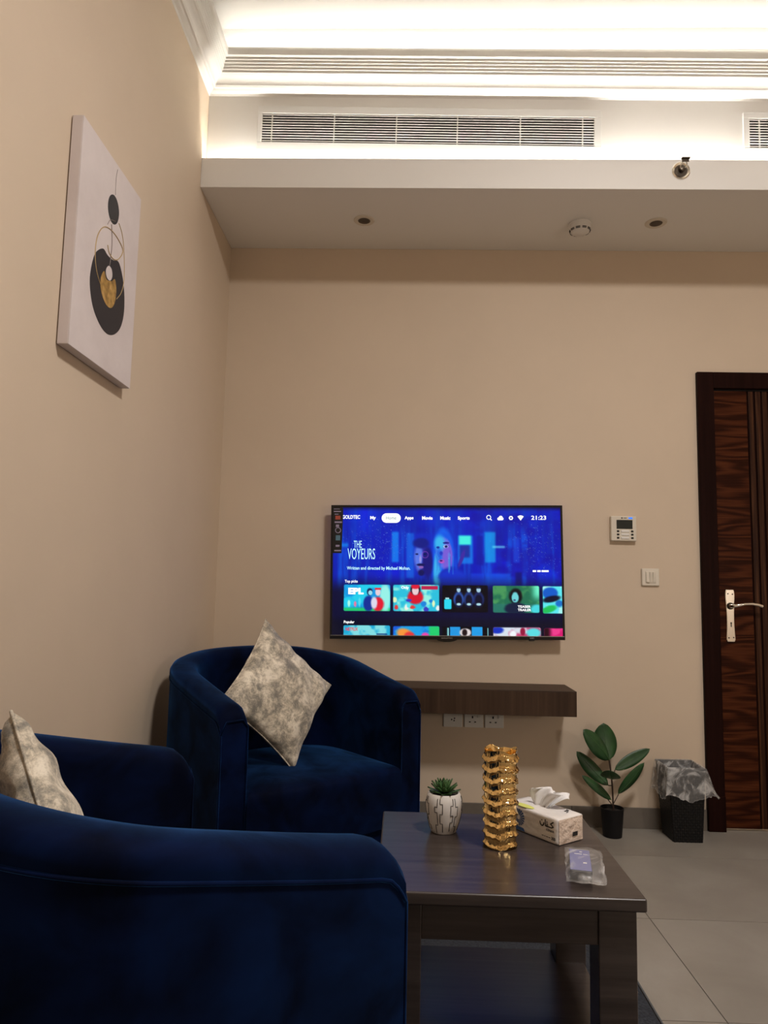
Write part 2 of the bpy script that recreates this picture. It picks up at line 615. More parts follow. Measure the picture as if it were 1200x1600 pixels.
# bulkhead over the television wall: soffit, fascia with upstand, light trough, vertical face
zf_top = 3.037
bh = MB().extrude_x([(YB, ZS), (D, ZS), (D, ZC), (YF, ZC), (YF, 2.985), (YB + 0.016, 2.985), (YB + 0.016, zf_top), (YB, zf_top)], XL, XR)
struct(bh.build('ceiling_bulkhead', M['fascia'], bevel=0.002), 'white dropped bulkhead with a light trough above its fascia')

# crown moulding, mitred round the corner: profile of (projection, height)
prof = [(0.0, 3.385), (0.006, 3.392), (0.020, 3.398), (0.026, 3.404), (0.034, 3.404), (0.040, 3.411)]
for k in range(1, 7):           # cove
    a = k / 6 * math.pi / 2
    prof.append((0.040 + 0.030 * (1 - math.cos(a)), 3.411 + 0.028 * math.sin(a)))
for k in range(5):              # reeds
    z0 = 3.441 + k * 0.0125
    p0 = 0.072 + k * 0.0050
    prof += [(p0, z0), (p0 + 0.006, z0 + 0.003), (p0 + 0.007, z0 + 0.008), (p0 + 0.003, z0 + 0.0115)]
prof += [(0.104, 3.5055), (0.109, 3.508), (0.110, 3.536), (0.104, 3.548), (0.098, 3.548), (0.096, 3.534), (0.0, 3.534)]


def moulding(name, side, label):
    v, f = [], []
    n = len(prof)
    for p, z in prof:
        if side == 'back':
            v.append((XL + p, YF - p, z))
        else:
            v.append((XL + p, YF - p, z))
    for p, z in prof:
        v.append((XR, YF - p, z - SAG * (XR - XL)) if side == 'back' else (XL + p, YBK, z))
    f = [(k, k + 1, n + k + 1, n + k) for k in range(n - 1)] + [(n - 1, 0, n, 2 * n - 1)]
    f += [tuple(range(n)), tuple(range(2 * n - 1, n - 1, -1))]
    return struct(MB().add(v, f).build(name, M['white_paint']), label)


moulding('trim_1', 'back', 'white reeded crown moulding above the air vents')
moulding('trim_2', 'left', 'white crown moulding along the cream wall')

# hidden led tapes
o = MB().box(XL + 0.03, XR - 0.05, YF - 0.040, YF - 0.026, 2.986, 2.9885).build('led_strip', M['led'])
tag(o, 'white light strip lying in the trough behind the fascia', 'light strip')
o = MB().box(XL + 0.06, XR - 0.05, YF - 0.060, YF - 0.046, 3.5342, 3.5364, SAG).build('led_strip', M['led_top'])
tag(o, 'white light strip lying on top of the crown moulding', 'light strip')

# skirting tiles
bb = struct(MB().box(XL, 1.474, D - 0.004, D, 0, 0.095).build('baseboard_back', M['grout']), 'taupe tile skirting below the beige wall')
for i in range(5):
    x0 = XL + 0.45 * i if False else 0.83 - 0.6 * (3 - i)
    x1 = min(x0 + 0.6, 1.474)
    x0 = max(x0, XL)
    if x1 - x0 < 0.02:
        continue
    MB().box(x0 + 0.001, x1 - 0.001, D - 0.011, D - 0.003, 0.0, 0.0965).build('tile', M['base_tile'], bb, bevel=0.001, seg=1)
bl = struct(MB().box(XL, XL + 0.004, YBK, D, 0, 0.095).build('baseboard_left', M['grout']), 'taupe tile skirting below the cream wall')
for i in range(10):
    y0, y1 = YBK + 0.6 * i, min(YBK + 0.6 * i + 0.6, D - 0.012)
    if y1 - y0 > 0.02:
        MB().box(XL + 0.003, XL + 0.011, y0 + 0.001, y1 - 0.001, 0, 0.0965).build('tile', M['base_tile'], bl, bevel=0.001, seg=1)

# ------------------------------------------------------------------ door
dr = struct(thing('door_1', 'dark rosewood door in a brown frame with chrome lever handle', None, (1.474, D, 0)))
fr0, fr1, frt = 1.474, 1.557, 2.248
fin_t = 2.164
fx1 = 2.56
P = lambda m: m
MB().box(fr0, fr1, D - 0.022, D + 0.10, 0, frt).build('door_jamb', M['frame_wood'], dr, bevel=0.003, world=True)
MB().box(fx1 - 0.083, fx1, D - 0.022, D + 0.10, 0, frt).build('door_jamb', M['frame_wood'], dr, bevel=0.003, world=True)
MB().box(fr1, fx1 - 0.083, D - 0.0215, D + 0.10, fin_t, frt).build('door_head', M['frame_wood'], dr, bevel=0.003, world=True)
MB().box(fr0 + 0.0005, fr1 + 0.001, D - 0.026, D - 0.02, 0, 0.165).build('plinth', M['frame_wood'], dr, bevel=0.003, world=True)
MB().box(fr1, fr1 + 0.012, D + 0.012, D + 0.05, 0, fin_t).box(fr1, fx1 - 0.083, D + 0.012, D + 0.05, fin_t - 0.012, fin_t).build('door_stop', M['black_plastic'], dr, world=True)
lf0, lf1 = fr1 + 0.006, fx1 - 0.089
leaf = MB().box(lf0, lf1, D + 0.008, D + 0.045, 0.010, fin_t - 0.006).build('door_leaf', M['frame_wood'], dr, world=True)
zt, zb_ = fin_t - 0.010, 0.012
MB().box(lf0 + 0.001, 1.728, D - 0.002, D + 0.010, zb_, zt).build('veneer_panel', M['rosewood'], leaf, bevel=0.002, world=True)
for (a, b_) in ((1.737, 1.762), (1.772, 1.797), (1.807, 1.832), (1.842, 1.867)):
    MB().box(a, b_, D - 0.001, D + 0.010, zb_, zt).build('veneer_strip', M['rosewood_v'], leaf, bevel=0.002, world=True)
MB().box(1.876, lf1 - 0.001, D - 0.002, D + 0.010, zb_, zt).build('veneer_panel', M['rosewood'], leaf, bevel=0.002, world=True)
# handle: long shaped plate and curved lever
hx, yp = 1.612, D - 0.002
out = []
z0, z1 = 0.893, 1.149
for k in range(25):
    t_ = k / 24
    z = z0 + (z1 - z0) * t_
    ww = 0.0235 - 0.005 * math.sin(math.pi * min(1, t_ / 0.85)) + (0.0 if t_ < 0.9 else -0.004 * ((t_ - 0.9) / 0.1) ** 2)
    if t_ < 0.06:
        ww -= 0.006 * (1 - t_ / 0.06) ** 2
    out.append((ww, z))
pts = [(hx + a, yp, z) for a, z in out] + [(hx - a, yp, z) for a, z in reversed(out)]
plate = MB().slab(pts, (0, -0.008, 0)).build('handle_plate', M['chrome'], dr, bevel=0.003, seg=3, world=True)
for (sx, sz) in ((-0.010, 1.128), (0.012, 1.126), (-0.011, 0.913), (0.012, 0.915)):
    MB().lathe([(0.0032, 0), (0.0032, -0.0015)], 12, (hx + sx, yp - 0.0075, sz), 'y').build('screw', M['hole'], plate, world=True)
MB().lathe([(0.004, 0), (0.004, -0.0015)], 14, (hx + 0.002, yp - 0.0075, 0.985), 'y').box(hx, hx + 0.004, yp - 0.0092, yp - 0.0075, 0.966, 0.985).build('keyhole', M['hole'], plate, world=True)
path = [(hx, yp - 0.006, 1.068), (hx, yp - 0.030, 1.068), (hx + 0.006, yp - 0.046, 1.069), (hx + 0.022, yp - 0.052, 1.073), (hx + 0.05, yp - 0.053, 1.079), (hx + 0.085, yp - 0.053, 1.081), (hx + 0.115, yp - 0.052, 1.077), (hx + 0.135, yp - 0.051, 1.070)]
MB().tube(path, [0.010, 0.009, 0.0085, 0.008, 0.0065, 0.007, 0.008, 0.0085], 14).build('lever', M['chrome'], plate, smooth=True, world=True)
MB().lathe([(0.0175, 0), (0.016, -0.008), (0.012, -0.012)], 24, (hx, yp - 0.007, 1.068), 'y').build('rose', M['dark_metal'], plate, smooth=True, world=True)
# lit passage behind the door (its light shows under the leaf)
hall = MB().box(DX0 - 0.1, DX1 + 0.2, D + 0.15, D + 1.2, -0.1, 0.0)
struct(hall.build('floor_passage', M['tile']), 'tile floor of the passage behind the door')
hw = MB().box(DX0 - 0.15, DX0 - 0.1, D + 0.15, D + 1.2, -0.1, 2.5).box(DX1 + 0.2, DX1 + 0.25, D + 0.15, D + 1.2, -0.1, 2.5).box(DX0 - 0.15, DX1 + 0.25, D + 1.2, D + 1.25, -0.1, 2.5).box(DX0 - 0.15, DX1 + 0.25, D + 0.15, D + 1.25, 2.5, 2.55)
struct(hw.build('wall_passage', M['wall_left']), 'walls of the passage behind the door')
struct(MB().box(DX0 + 0.06, DX1 - 0.02, D, D + 0.15, -0.1, 0.0).build('threshold_1', M['tile']), 'tile threshold under the door')
lamp('passage_lamp_offscreen', 'AREA', ((DX0 + DX1) / 2, D + 0.7, 2.4), 60, (1, 0.97, 0.92), 0.6, ((DX0 + DX1) / 2, D + 0.5, 0))


# ------------------------------------------------------------------ tub chairs
W_, LS, RB, TH, ZFR, ZBK, KP = 0.3864, 0.3487, 0.2813, 0.0991, 0.7181, 0.8588, 1.0951


def rim_path():
    pts = []
    for x in (0, -0.006, -0.015, -0.03, -0.05, -0.08, -0.13, -0.19, -0.26, -0.31):
        pts.append((x, -W_))
    n = 40
    for k in range(n + 1):
        a = math.pi * k / n
        ca, sa = math.cos(a), math.sin(a)
        e = 0.85
        pts.append((-LS - RB * (abs(sa) ** e if sa > 1e-9 else 0), -W_ * math.copysign(abs(ca) ** e, ca)))
    for x in reversed((0, -0.006, -0.015, -0.03, -0.05, -0.08, -0.13, -0.19, -0.26, -0.31)):
        pts.append((x, W_))
    return np.array(pts)


def chair(label, loc, rz):
    t = thing('tub_chair', label, 'armchair', (loc[0], loc[1], 0.008), (0, 0, rz), 'navy velvet tub chairs')
    pts = rim_path()
    T = np.gradient(pts, axis=0)
    T /= np.linalg.norm(T, axis=1)[:, None]
    nr = np.stack([-T[:, 1], T[:, 0]], 1)
    z = ZFR + (ZBK - ZFR) * np.clip(-pts[:, 0] / (LS + RB), 0, 1) ** KP - 0.008
    z = z - 0.034 * np.clip(1 + pts[:, 0] / 0.045, 0, 1) ** 2.2
    h = TH / 2
    zb0 = 0.055
    # section: outer bottom, up the outside, over the roll, down the inside
    sec = [(h, None, zb0)] + [(h, None, zb0 + (0.6 - zb0) * k / 3) for k in (1, 2, 3)]
    sec += [(h, -0.052, None), (h * 1.0, -0.046, None), (h * 1.05, -0.036, None), (h * 1.04, -0.024, None), (h * 0.86, -0.009, None), (h * 0.5, -0.001, None), (0, 0.002, None), (-h * 0.5, -0.001, None), (-h * 0.86, -0.010, None), (-h * 1.02, -0.028, None), (-h * 1.04, -0.05, None), (-h, -0.09, None), (-h, None, 0.45), (-h, None, 0.30), (-h, None, zb0)]
    m = len(sec)
    v = []
    for i in range(len(pts)):
        for o_, dz, za in sec:
            q = pts[i] + nr[i] * o_
            v.append((q[0], q[1], za if za is not None else z[i] + dz))
    f = []
    for i in range(len(pts) - 1):
        for k in range(m):
            k2 = (k + 1) % m
            f.append((i * m + k, i * m + k2, (i + 1) * m + k2, (i + 1) * m + k))
    f += [tuple(range(m)), tuple((len(pts) - 1) * m + k for k in range(m - 1, -1, -1))]
    sh = MB().add(v, f).build('back_shell', M['velvet'], t, smooth=True)
    # piping: along the outer edge and down both arm fronts
    pp = [(0.003, pts[0][1] - h * 0.98, zz) for zz in np.linspace(zb0, z[0] - 0.052, 8)]
    pp += [tuple(pts[i] + nr[i] * (h + 0.0005)) + (z[i] - 0.050,) for i in range(len(pts))]
    pp += [(0.003, pts[-1][1] + h * 0.98, zz) for zz in np.linspace(z[-1] - 0.052, zb0, 8)]
    MB().tube(pp, 0.0034, 6).build('piping', M['velvet'], sh, smooth='all')
    for s in (-1, 1):
        yi = s * (W_ - h * 0.98)
        MB().tube([(0.003, yi, zz) for zz in np.linspace(zb0, z[0] - 0.03, 8)] + [(0.003, s * (W_ - h * 0.6), z[0] - 0.008), (0.003, s * (W_ + h * 0.6), z[0] - 0.010), (0.003, s * (W_ + h * 0.98), z[0] - 0.05)], 0.0030, 6).build('piping', M['velvet'], sh, smooth='all')
    # seat
    inn = [tuple(pts[i] - nr[i] * (h + 0.001)) for i in range(len(pts))]
    inn[0] = (0.012, inn[0][1])
    inn[-1] = (0.012, inn[-1][1])
    front = [(0.012 + 0.022 * math.sin(math.pi * k / 10), inn[-1][1] * (1 - 2 * k / 10)) for k in range(1, 10)]
    outl = np.array(inn + front)
    cen = np.array([-0.27, 0.0])
    rings = [(1.0, 0.215), (1.0, 0.39), (0.995, 0.408), (0.975, 0.420), (0.93, 0.429), (0.8, 0.438), (0.55, 0.446), (0.28, 0.449), (0.08, 0.450)]
    v, f = [], []
    n = len(outl)
    for s, zz in rings:
        for q in outl:
            u_ = cen + (q - cen) * s
            v.append((u_[0], u_[1], zz))
    for i in range(len(rings) - 1):
        for k in range(n):
            k2 = (k + 1) % n
            f.append((i * n + k, i * n + k2, (i + 1) * n + k2, (i + 1) * n + k))
    f += [tuple(range(n - 1, -1, -1)), tuple((len(rings) - 1) * n + k for k in range(n))]
    MB().add(v, f).build('seat', M['velvet'], t, smooth=True)
    yi = W_ - h
    MB().box(-0.05, 0.002, -yi + 0.001, yi - 0.001, zb0, 0.214).build('front_rail', M['velvet'], t, bevel=0.006)
    for lx, ly in ((-0.06, -W_ + 0.01), (-0.06, W_ - 0.01), (-0.50, -0.24), (-0.50, 0.24)):
        MB().lathe([(0.018, 0), (0.024, 0.058)], 16, (lx, ly, 0)).build('leg', M['black_plastic'], t, smooth=True)
    return t


chair('navy velvet tub chair facing the low table, its back to the photographer', (-0.2758, 1.5132), 0.7208)
chair('navy velvet tub chair in the corner beside the television shelf', (-0.2539, 2.6573), -0.8594)


# ------------------------------------------------------------------ cushions
def cushion(label, c, up, normal, half, thick=0.065):
    n = Vector(normal).normalized()
    u_ = Vector(up)
    u_ = (u_ - n * u_.dot(n)).normalized()
    r_ = u_.cross(n)            # to the viewer's right when looking along -n
    # local axes: X,Y the cushion's sides (45 deg to the diagonal), Z = normal
    ax = (r_ + u_).normalized()
    ay = n.cross(ax)
    rot = Matrix((ax, ay, n)).transposed()
    t = thing('cushion', label, 'cushion', (0, 0, 0), rot.to_euler(), 'marbled silver cushions')
    t.location = c
    N = 44
    s = half / math.sqrt(2)

    def grid(sign):
        v = []
        for i in range(N + 1):
            for j in range(N + 1):
                a, b = -1 + 2 * i / N, -1 + 2 * j / N
                ex = 1 - 0.10 * (1 - b * b)
                ey = 1 - 0.10 * (1 - a * a)
                hh = max(0, (1 - a * a) * (1 - b * b)) ** 0.42
                # creases running out of the corners
                cr = 0.006 * math.sin(9 * (a - b) + 2) * (abs(a) * abs(b)) + 0.004 * math.sin(13 * a * b + 3 * a)
                v.append((a * s * ex, b * s * ey, sign * (thick * hh + cr * min(1, hh * 3))))
        return v
    v1, v2 = grid(1), grid(-1)
    f = []
    K = N + 1
    for i in range(N):
        for j in range(N):
            q = (i * K + j, (i + 1) * K + j, (i + 1) * K + j + 1, i * K + j + 1)
            f.append(q)
            f.append(tuple(K * K + k for k in reversed(q)))
    me = MB().add(v1 + v2, f)
    o = me.build('cover', M['pillow'], t, smooth='all', recalc=False)
    bm = bmesh.new()
    bm.from_mesh(o.data)
    bmesh.ops.remove_doubles(bm, verts=bm.verts, dist=1e-5)
    bm.to_mesh(o.data)
    bm.free()
    ring = []
    for k in range(4 * 20):
        q, tt = divmod(k, 20)
        e = -1 + 2 * tt / 20
        a, b = ((e, -1), (1, e), (-e, 1), (-1, -e))[q]
        ring.append((a * s * (1 - 0.10 * (1 - b * b)), b * s * (1 - 0.10 * (1 - a * a)), 0))
    MB().tube(ring, 0.0028, 6, closed=True).build('seam', M['pillow'], t, smooth='all')
    return t


cushion('marbled silver-beige cushion on its corner in the chair by the television', (-0.468, 2.796, 0.712), (-0.085, 0.06, 0.29), (0.747, -0.574, 0.30), 0.290)
cushion('marbled silver-beige cushion in the chair turned away from the photographer', (-0.572, 1.208, 0.667), (-0.14, -0.12, 0.27), (0.80, 0.55, 0.28), 0.258)

# ------------------------------------------------------------------ rug and low table
rg = thing('area_rug', 'charcoal blue rug under the low table and chairs', 'rug', (0, 1.6, 0))
MB().box(-0.90, 0.692, 0.30, 3.25, 0.0005, 0.0074).build('pile', M['rug'], rg, bevel=0.003, world=True)
e = MB()
e.tube([(-0.905, 0.295, 0.004), (0.698, 0.295, 0.004), (0.698, 3.255, 0.004), (-0.905, 3.255, 0.004)], 0.0034, 6, closed=True)
e.build('binding', M['rug_edge'], rg, world=True)

tb = thing('coffee_table', 'dark wenge low table with a shelf underneath', 'table', ((TX1 + TX2) / 2, (TY1 + TY2) / 2, 0.008))
MB().box(TX1, TX2, TY1, TY2, HT - 0.027, HT).build('tabletop', M['table'], tb, bevel=0.004, seg=3, world=True)
i_, lw = 0.017, 0.079
for (a, b_) in ((TX1 + i_, TY1 + i_), (TX2 - i_ - lw, TY1 + i_), (TX1 + i_, TY2 - i_ - lw), (TX2 - i_ - lw, TY2 - i_ - lw)):
    MB().box(a, a + lw, b_, b_ + lw, 0.008, HT - 0.027).build('leg', M['table'], tb, bevel=0.002, world=True)
az0, az1 = 0.391, HT - 0.0272
x0, x1, y0, y1 = TX1 + i_, TX2 - i_, TY1 + i_, TY2 - i_
MB().box(x0 + lw, x1 - lw, y0 + 0.004, y0 + 0.022, az0, az1).build('apron', M['table'], tb, bevel=0.0015, world=True)
MB().box(x0 + lw, x1 - lw, y1 - 0.022, y1 - 0.004, az0, az1).build('apron', M['table'], tb, bevel=0.0015, world=True)
MB().box(x0 + 0.004, x0 + 0.022, y0 + lw, y1 - lw, az0, az1).build('apron', M['table'], tb, bevel=0.0015, world=True)
MB().box(x1 - 0.022, x1 - 0.004, y0 + lw, y1 - lw, az0, az1).build('apron', M['table'], tb, bevel=0.0015, world=True)
MB().box(x0 + 0.005, x1 - 0.005, y0 + lw, y1 - lw, 0.128, 0.15).box(x0 + lw, x1 - lw, y0 + 0.01, y1 - 0.01, 0.1285, 0.1495).build('lower_shelf', M['table'], tb, bevel=0.002, world=True)

# ------------------------------------------------------------------ gold vase
vx, vy = 0.252, 1.862
vs = thing('ceramic_vase', 'tall gold vase ringed with wavy ridges on the low table', 'vase', (vx, vy, HT))
VH, NA, NZ = 0.232, 120, 190
v, f = [], []
ph = [rng.uniform(0, 6.28) for _ in range(12)]
for i in range(NZ):
    zz = VH * i / (NZ - 1)
    for k in range(NA):
        a = 2 * math.pi * k / NA
        wave = 0.0036 * math.sin(3 * a + 0.8 + zz * 9) + 0.0013 * math.sin(7 * a + ph[1] + zz * 31) + 0.0010 * math.sin(17 * a + ph[2] + 60 * zz)
        s = ((zz + wave) / VH * 9.0 + 0.32) % 1.0
        idx = int((zz + wave) / VH * 9.0 + 0.32)
        ridge = math.exp(-((s - 0.5) / 0.10) ** 2) if s < 0.5 else math.exp(-((s - 0.5) / 0.22) ** 2)
        lump = 0.78 + 0.22 * math.sin(11 * a + ph[idx % 12] * 3) * math.sin(5 * a + ph[(idx + 3) % 12])
        rib = 0.0005 * math.sin(40 * a + ph[idx % 12]) * (1 - ridge)
        rr = 0.0385 + 0.0072 * ridge * lump + rib
        rr *= 1 + 0.03 * (zz / VH) - (0.05 * max(0, 1 - zz / 0.012) ** 2)
        top = 0.004 * math.sin(3 * a + 1.0) + 0.0015 * math.sin(7 * a)
        v.append((rr * math.cos(a), rr * math.sin(a), zz + top * (i / (NZ - 1)) ** 6))
for i in range(NZ - 1):
    for k in range(NA):
        k2 = (k + 1) % NA
        f.append((i * NA + k, i * NA + k2, (i + 1) * NA + k2, (i + 1) * NA + k))
f.append(tuple(range(NA - 1, -1, -1)))
MB().add(v, f).build('body', M['gold'], vs, smooth='all', recalc=False)
v2, f2 = [], []
for j, (rr, zz) in enumerate(((None, None), (0.0385, VH - 0.004), (0.0355, VH - 0.02), (0.034, 0.02), (0.03, 0.008))):
    for k in range(NA):
        a = 2 * math.pi * k / NA
        if j == 0:
            v2.append(v[(NZ - 1) * NA + k])
        else:
            v2.append((rr * math.cos(a), rr * math.sin(a), zz + (0.004 * math.sin(3 * a + 1.0) if j == 1 else 0)))
for j in range(4):
    for k in range(NA):
        k2 = (k + 1) % NA
        f2.append((j * NA + k, j * NA + k2, (j + 1) * NA + k2, (j + 1) * NA + k))
f2.append(tuple(4 * NA + k for k in range(NA)))
MB().add(v2, f2).build('inner_wall', M['gold'], vs, smooth='all', recalc=False)

# ------------------------------------------------------------------ succulent
sx, sy = 0.117, 1.955
su = thing('potted_succulent', 'small green succulent in a white pot with black stepped lines', 'plant', (sx, sy, HT))
pprof = [(0.030, 0), (0.033, 0.002), (0.0405, 0.025), (0.0465, 0.052), (0.0480, 0.068), (0.0465, 0.084), (0.0425, 0.096), (0.0400, 0.0995), (0.0375, 0.0985), (0.0370, 0.088)]
pot = MB().lathe(pprof, 48).build('pot', M['ceramic'], su, smooth=True)


def pot_r(z):
    for (r0, z0), (r1, z1) in zip(pprof, pprof[1:]):
        if z0 <= z <= z1:
            return r0 + (r1 - r0) * (z - z0) / max(1e-6, z1 - z0)
    return 0.04


ln = MB()
for k in range(14):
    a = 2 * math.pi * k / 14 + 0.1
    side = 1 if k % 2 else -1
    jog = 0.15
    cur = a
    zz = 0.005 + 0.008 * ((k * 7) % 3) / 3
    stops = [0.022 + 0.016 * ((k * 5) % 4) / 4, 0.048 + 0.014 * ((k * 3) % 4) / 4, 0.072 + 0.012 * ((k * 2) % 3) / 3, 0.092]
    pth = []
    for q_, st in enumerate(stops):
        while zz < st:
            pth.append((cur, zz))
            zz += 0.006
        pth.append((cur, st))
        if q_ < 3:
            cur += side * jog * (1 if q_ % 2 == 0 else -1)
            pth.append((cur, st))
            zz = st + 0.004
    ln.tube([((pot_r(q) + 0.0002) * math.cos(c_), (pot_r(q) + 0.0002) * math.sin(c_), q) for c_, q in pth], 0.0009, 5)
ln.build('line_pattern', M['black_line'], pot)
MB().lathe([(0.0368, 0.082), (0.0368, 0.089), (0.02, 0.093), (0.002, 0.094)], 24).build('soil', M['soil'], su)
lv = []
for i in range(7):
    t_ = i / 6
    wd = 0.0082 * math.sin(math.pi * min(1, 0.18 + t_ * 0.80)) ** 0.8 if i < 6 else 0.0004
    lv.append((t_, wd))
proto = None
cnt = 0
for ring, (nn, el, ln_) in enumerate(((11, 12, 0.040), (10, 32, 0.038), (8, 52, 0.034), (6, 68, 0.028), (3, 82, 0.022))):
    for k in range(nn):
        a = 2 * math.pi * (k + 0.5 * (ring % 2)) / nn + rng.uniform(-0.08, 0.08)
        if proto is None:
            v, f = [], []
            for t_, wd in lv:
                z_ = 0.12 * t_ * t_
                v += [(t_, -wd / 0.04, z_ + 0.05), (t_, 0, z_ - 0.03), (t_, wd / 0.04, z_ + 0.05), (t_, 0, z_ + 0.07 * (1 - t_))]
            for i in range(6):
                for q in range(4):
                    q2 = (q + 1) % 4
                    f.append((i * 4 + q, i * 4 + q2, (i + 1) * 4 + q2, (i + 1) * 4 + q))
            f += [(3, 2, 1, 0), (24, 25, 26, 27)]
            proto = MB().add(v, f).build('leaf', M['succ'], su, smooth='all')
            o = proto
        else:
            o = copy_part(proto, su)
        o.rotation_euler = (0, -math.radians(el + rng.uniform(-5, 5)), a)
        o.location = (0.006 * math.cos(a), 0.006 * math.sin(a), 0.094 + ring * 0.003)
        L_ = ln_ * rng.uniform(0.9, 1.1)
        o.scale = (L_, 0.04 * (0.95 - 0.08 * ring), 0.04)

# ------------------------------------------------------------------ tissue pack
A = np.array([0.396, 1.868])
dv = np.array([0.0765, 0.0575])
dl = np.linalg.norm(dv)
ex = dv / dl
ey = np.array([-ex[1], ex[0]])
TW, TL, THh = 0.095, 0.185, 0.064
cx_, cy_ = A + ex * TW / 2 + ey * TL / 2
ts = thing('tissue_pack', 'white soft pack of tissues with blue and black print', 'tissue pack', (cx_, cy_, HT), (0, 0, math.atan2(ex[1], ex[0])))


def soft_box(wx, wy, h, n=14, amp=0.0012, r=0.006, seed=1):
    g = np.random.default_rng(seed)
    bm = bmesh.new()
    bmesh.ops.create_cube(bm, size=1)
    bmesh.ops.subdivide_edges(bm, edges=bm.edges, cuts=n, use_grid_fill=True)
    for q in bm.verts:
        p = Vector((q.co.x * wx, q.co.y * wy, (q.co.z + 0.5) * h))
        c_ = Vector((max(-wx / 2 + r, min(wx / 2 - r, p.x)), max(-wy / 2 + r, min(wy / 2 - r, p.y)), max(r, min(h - r, p.z))))
        d_ = p - c_
        if d_.length > 1e-7:
            p = c_ + d_.normalized() * r
        if p.z > 0.003:
            p += Vector((g.uniform(-1, 1), g.uniform(-1, 1), g.uniform(-1, 1))) * amp
        q.co = p
    me = bpy.data.meshes.new('soft')
    bm.to_mesh(me)
    bm.free()
    return me


body = link_mesh('pack', soft_box(TW, TL, THh, 14, 0.0005, 0.005), M['film'], ts, smooth='all')
# crumpled cream end with a dark printed mark
v, f = [], []
NN = 14
for i in range(NN + 1):
    for j in range(NN + 1):
        a, b_ = i / NN - 0.5, j / NN
        edge = min(1, 6 * min(0.5 - abs(a), b_, 1 - b_))
        v.append((a * (TW - 0.006), -TL / 2 - 0.0012 - 0.0022 * edge * abs(math.sin(7 * a * 3 + 5 * b_) * math.cos(9 * b_ - 4 * a)), 0.002 + b_ * (THh - 0.005)))
for i in range(NN):
    for j in range(NN):
        f.append((i * (NN + 1) + j, (i + 1) * (NN + 1) + j, (i + 1) * (NN + 1) + j + 1, i * (NN + 1) + j + 1))
endp = MB().add(v, f).build('pack_end', M['film_end'], ts, smooth='all')
MB().box(0.004, 0.022, -TL / 2 - 0.0042, -TL / 2 - 0.0036, 0.016, 0.026).build('printed_mark', M['black_line'], ts)
# print on the long side facing the chair (x = -TW/2): local y from front (-TL/2) to back
xs_ = -TW / 2 - 0.0013


def side(y, z):
    return (xs_, y, z)


def stroke(mb, pts, wd):
    """flat ink stroke on the long side; pts (u, z) with u from the pack's front end, running to the back"""
    for (u0, z0), (u1, z1) in zip(pts, pts[1:]):
        d_ = Vector((u1 - u0, z1 - z0))
        if d_.length < 1e-6:
            continue
        d_.normalize()
        nx, nz = -d_.y * wd / 2, d_.x * wd / 2
        ex_, ez_ = d_.x * wd * 0.3, d_.y * wd * 0.3
        q = [(u0 + nx - ex_, z0 + nz - ez_), (u1 + nx + ex_, z1 + nz + ez_), (u1 - nx + ex_, z1 - nz + ez_), (u0 - nx - ex_, z0 - nz - ez_)]
        mb.poly([side(-TL / 2 + a_, b_) for a_, b_ in q])


ink = MB()
# the word is read from the pack's front end (right in the photo) towards the back
stroke(ink, [(0.014, 0.053), (0.023, 0.047), (0.014, 0.0415), (0.020, 0.0385), (0.030, 0.0385)], 0.0032)          # kaf
stroke(ink, [(0.030, 0.0385), (0.034, 0.0385), (0.0345, 0.0445)], 0.0030)                                          # noon
stroke(ink, [(0.034, 0.0385), (0.040, 0.0385), (0.0405, 0.0530)], 0.0030)                                          # alef joined
th = [math.pi * (0.0 + k / 8) for k in range(9)]
stroke(ink, [(0.0515 - 0.0065 * math.cos(a), 0.0450 - 0.0085 * math.sin(a)) for a in th], 0.0030)                  # final noon
stroke(ink, [(0.0340, 0.0485), (0.0355, 0.0485)], 0.0028)
stroke(ink, [(0.0510, 0.0500), (0.0525, 0.0500)], 0.0028)
ink.build('printed_word', M['black_line'], ts)


TEXTS = []


def text_mesh(body_, width, height, bold=0.0):
    cu = bpy.data.curves.new('t', 'FONT')
    cu.body = body_
    cu.size = 1
    cu.offset = bold
    cu.resolution_u = 3
    o_ = bpy.data.objects.new('t', cu)
    COL.objects.link(o_)
    bpy.context.view_layer.update()
    dg = bpy.context.evaluated_depsgraph_get()
    me = bpy.data.meshes.new_from_object(o_.evaluated_get(dg))
    bpy.data.objects.remove(o_)
    co = np.array([q.co for q in me.vertices])
    mn, mx_ = co.min(0), co.max(0)
    sx_, sy_ = width / (mx_[0] - mn[0]), height / (mx_[1] - mn[1])
    vv = [((q[0] - mn[0]) * sx_, (q[1] - mn[1]) * sy_) for q in co]
    ff = [tuple(p_.vertices) for p_ in me.polygons]
    bpy.data.meshes.remove(me)
    return vv, ff


tx = MB()


def side_text(s_, u0, z0, wd, ht_, bold=0.0):
    vv, ff = text_mesh(s_, wd, ht_, bold)
    # text runs from back to front: x_text 0 at the far end
    tx.add([side(-TL / 2 + u0 + wd - a_, z0 + b_) for a_, b_ in vv], ff)


side_text('KENAN', 0.013, 0.0275, 0.024, 0.006, 0.02)
side_text('300', 0.0075, 0.0095, 0.013, 0.008, 0.03)
for u0, u1 in ((0.024, 0.029), (0.031, 0.038), (0.040, 0.044), (0.046, 0.052)):      # fine print too small to read
    tx.poly([side(-TL / 2 + a_, b_) for a_, b_ in ((u0, 0.0125), (u1, 0.0125), (u1, 0.0142), (u0, 0.0142))])
tx.build('printed_text', M['black_line'], ts)
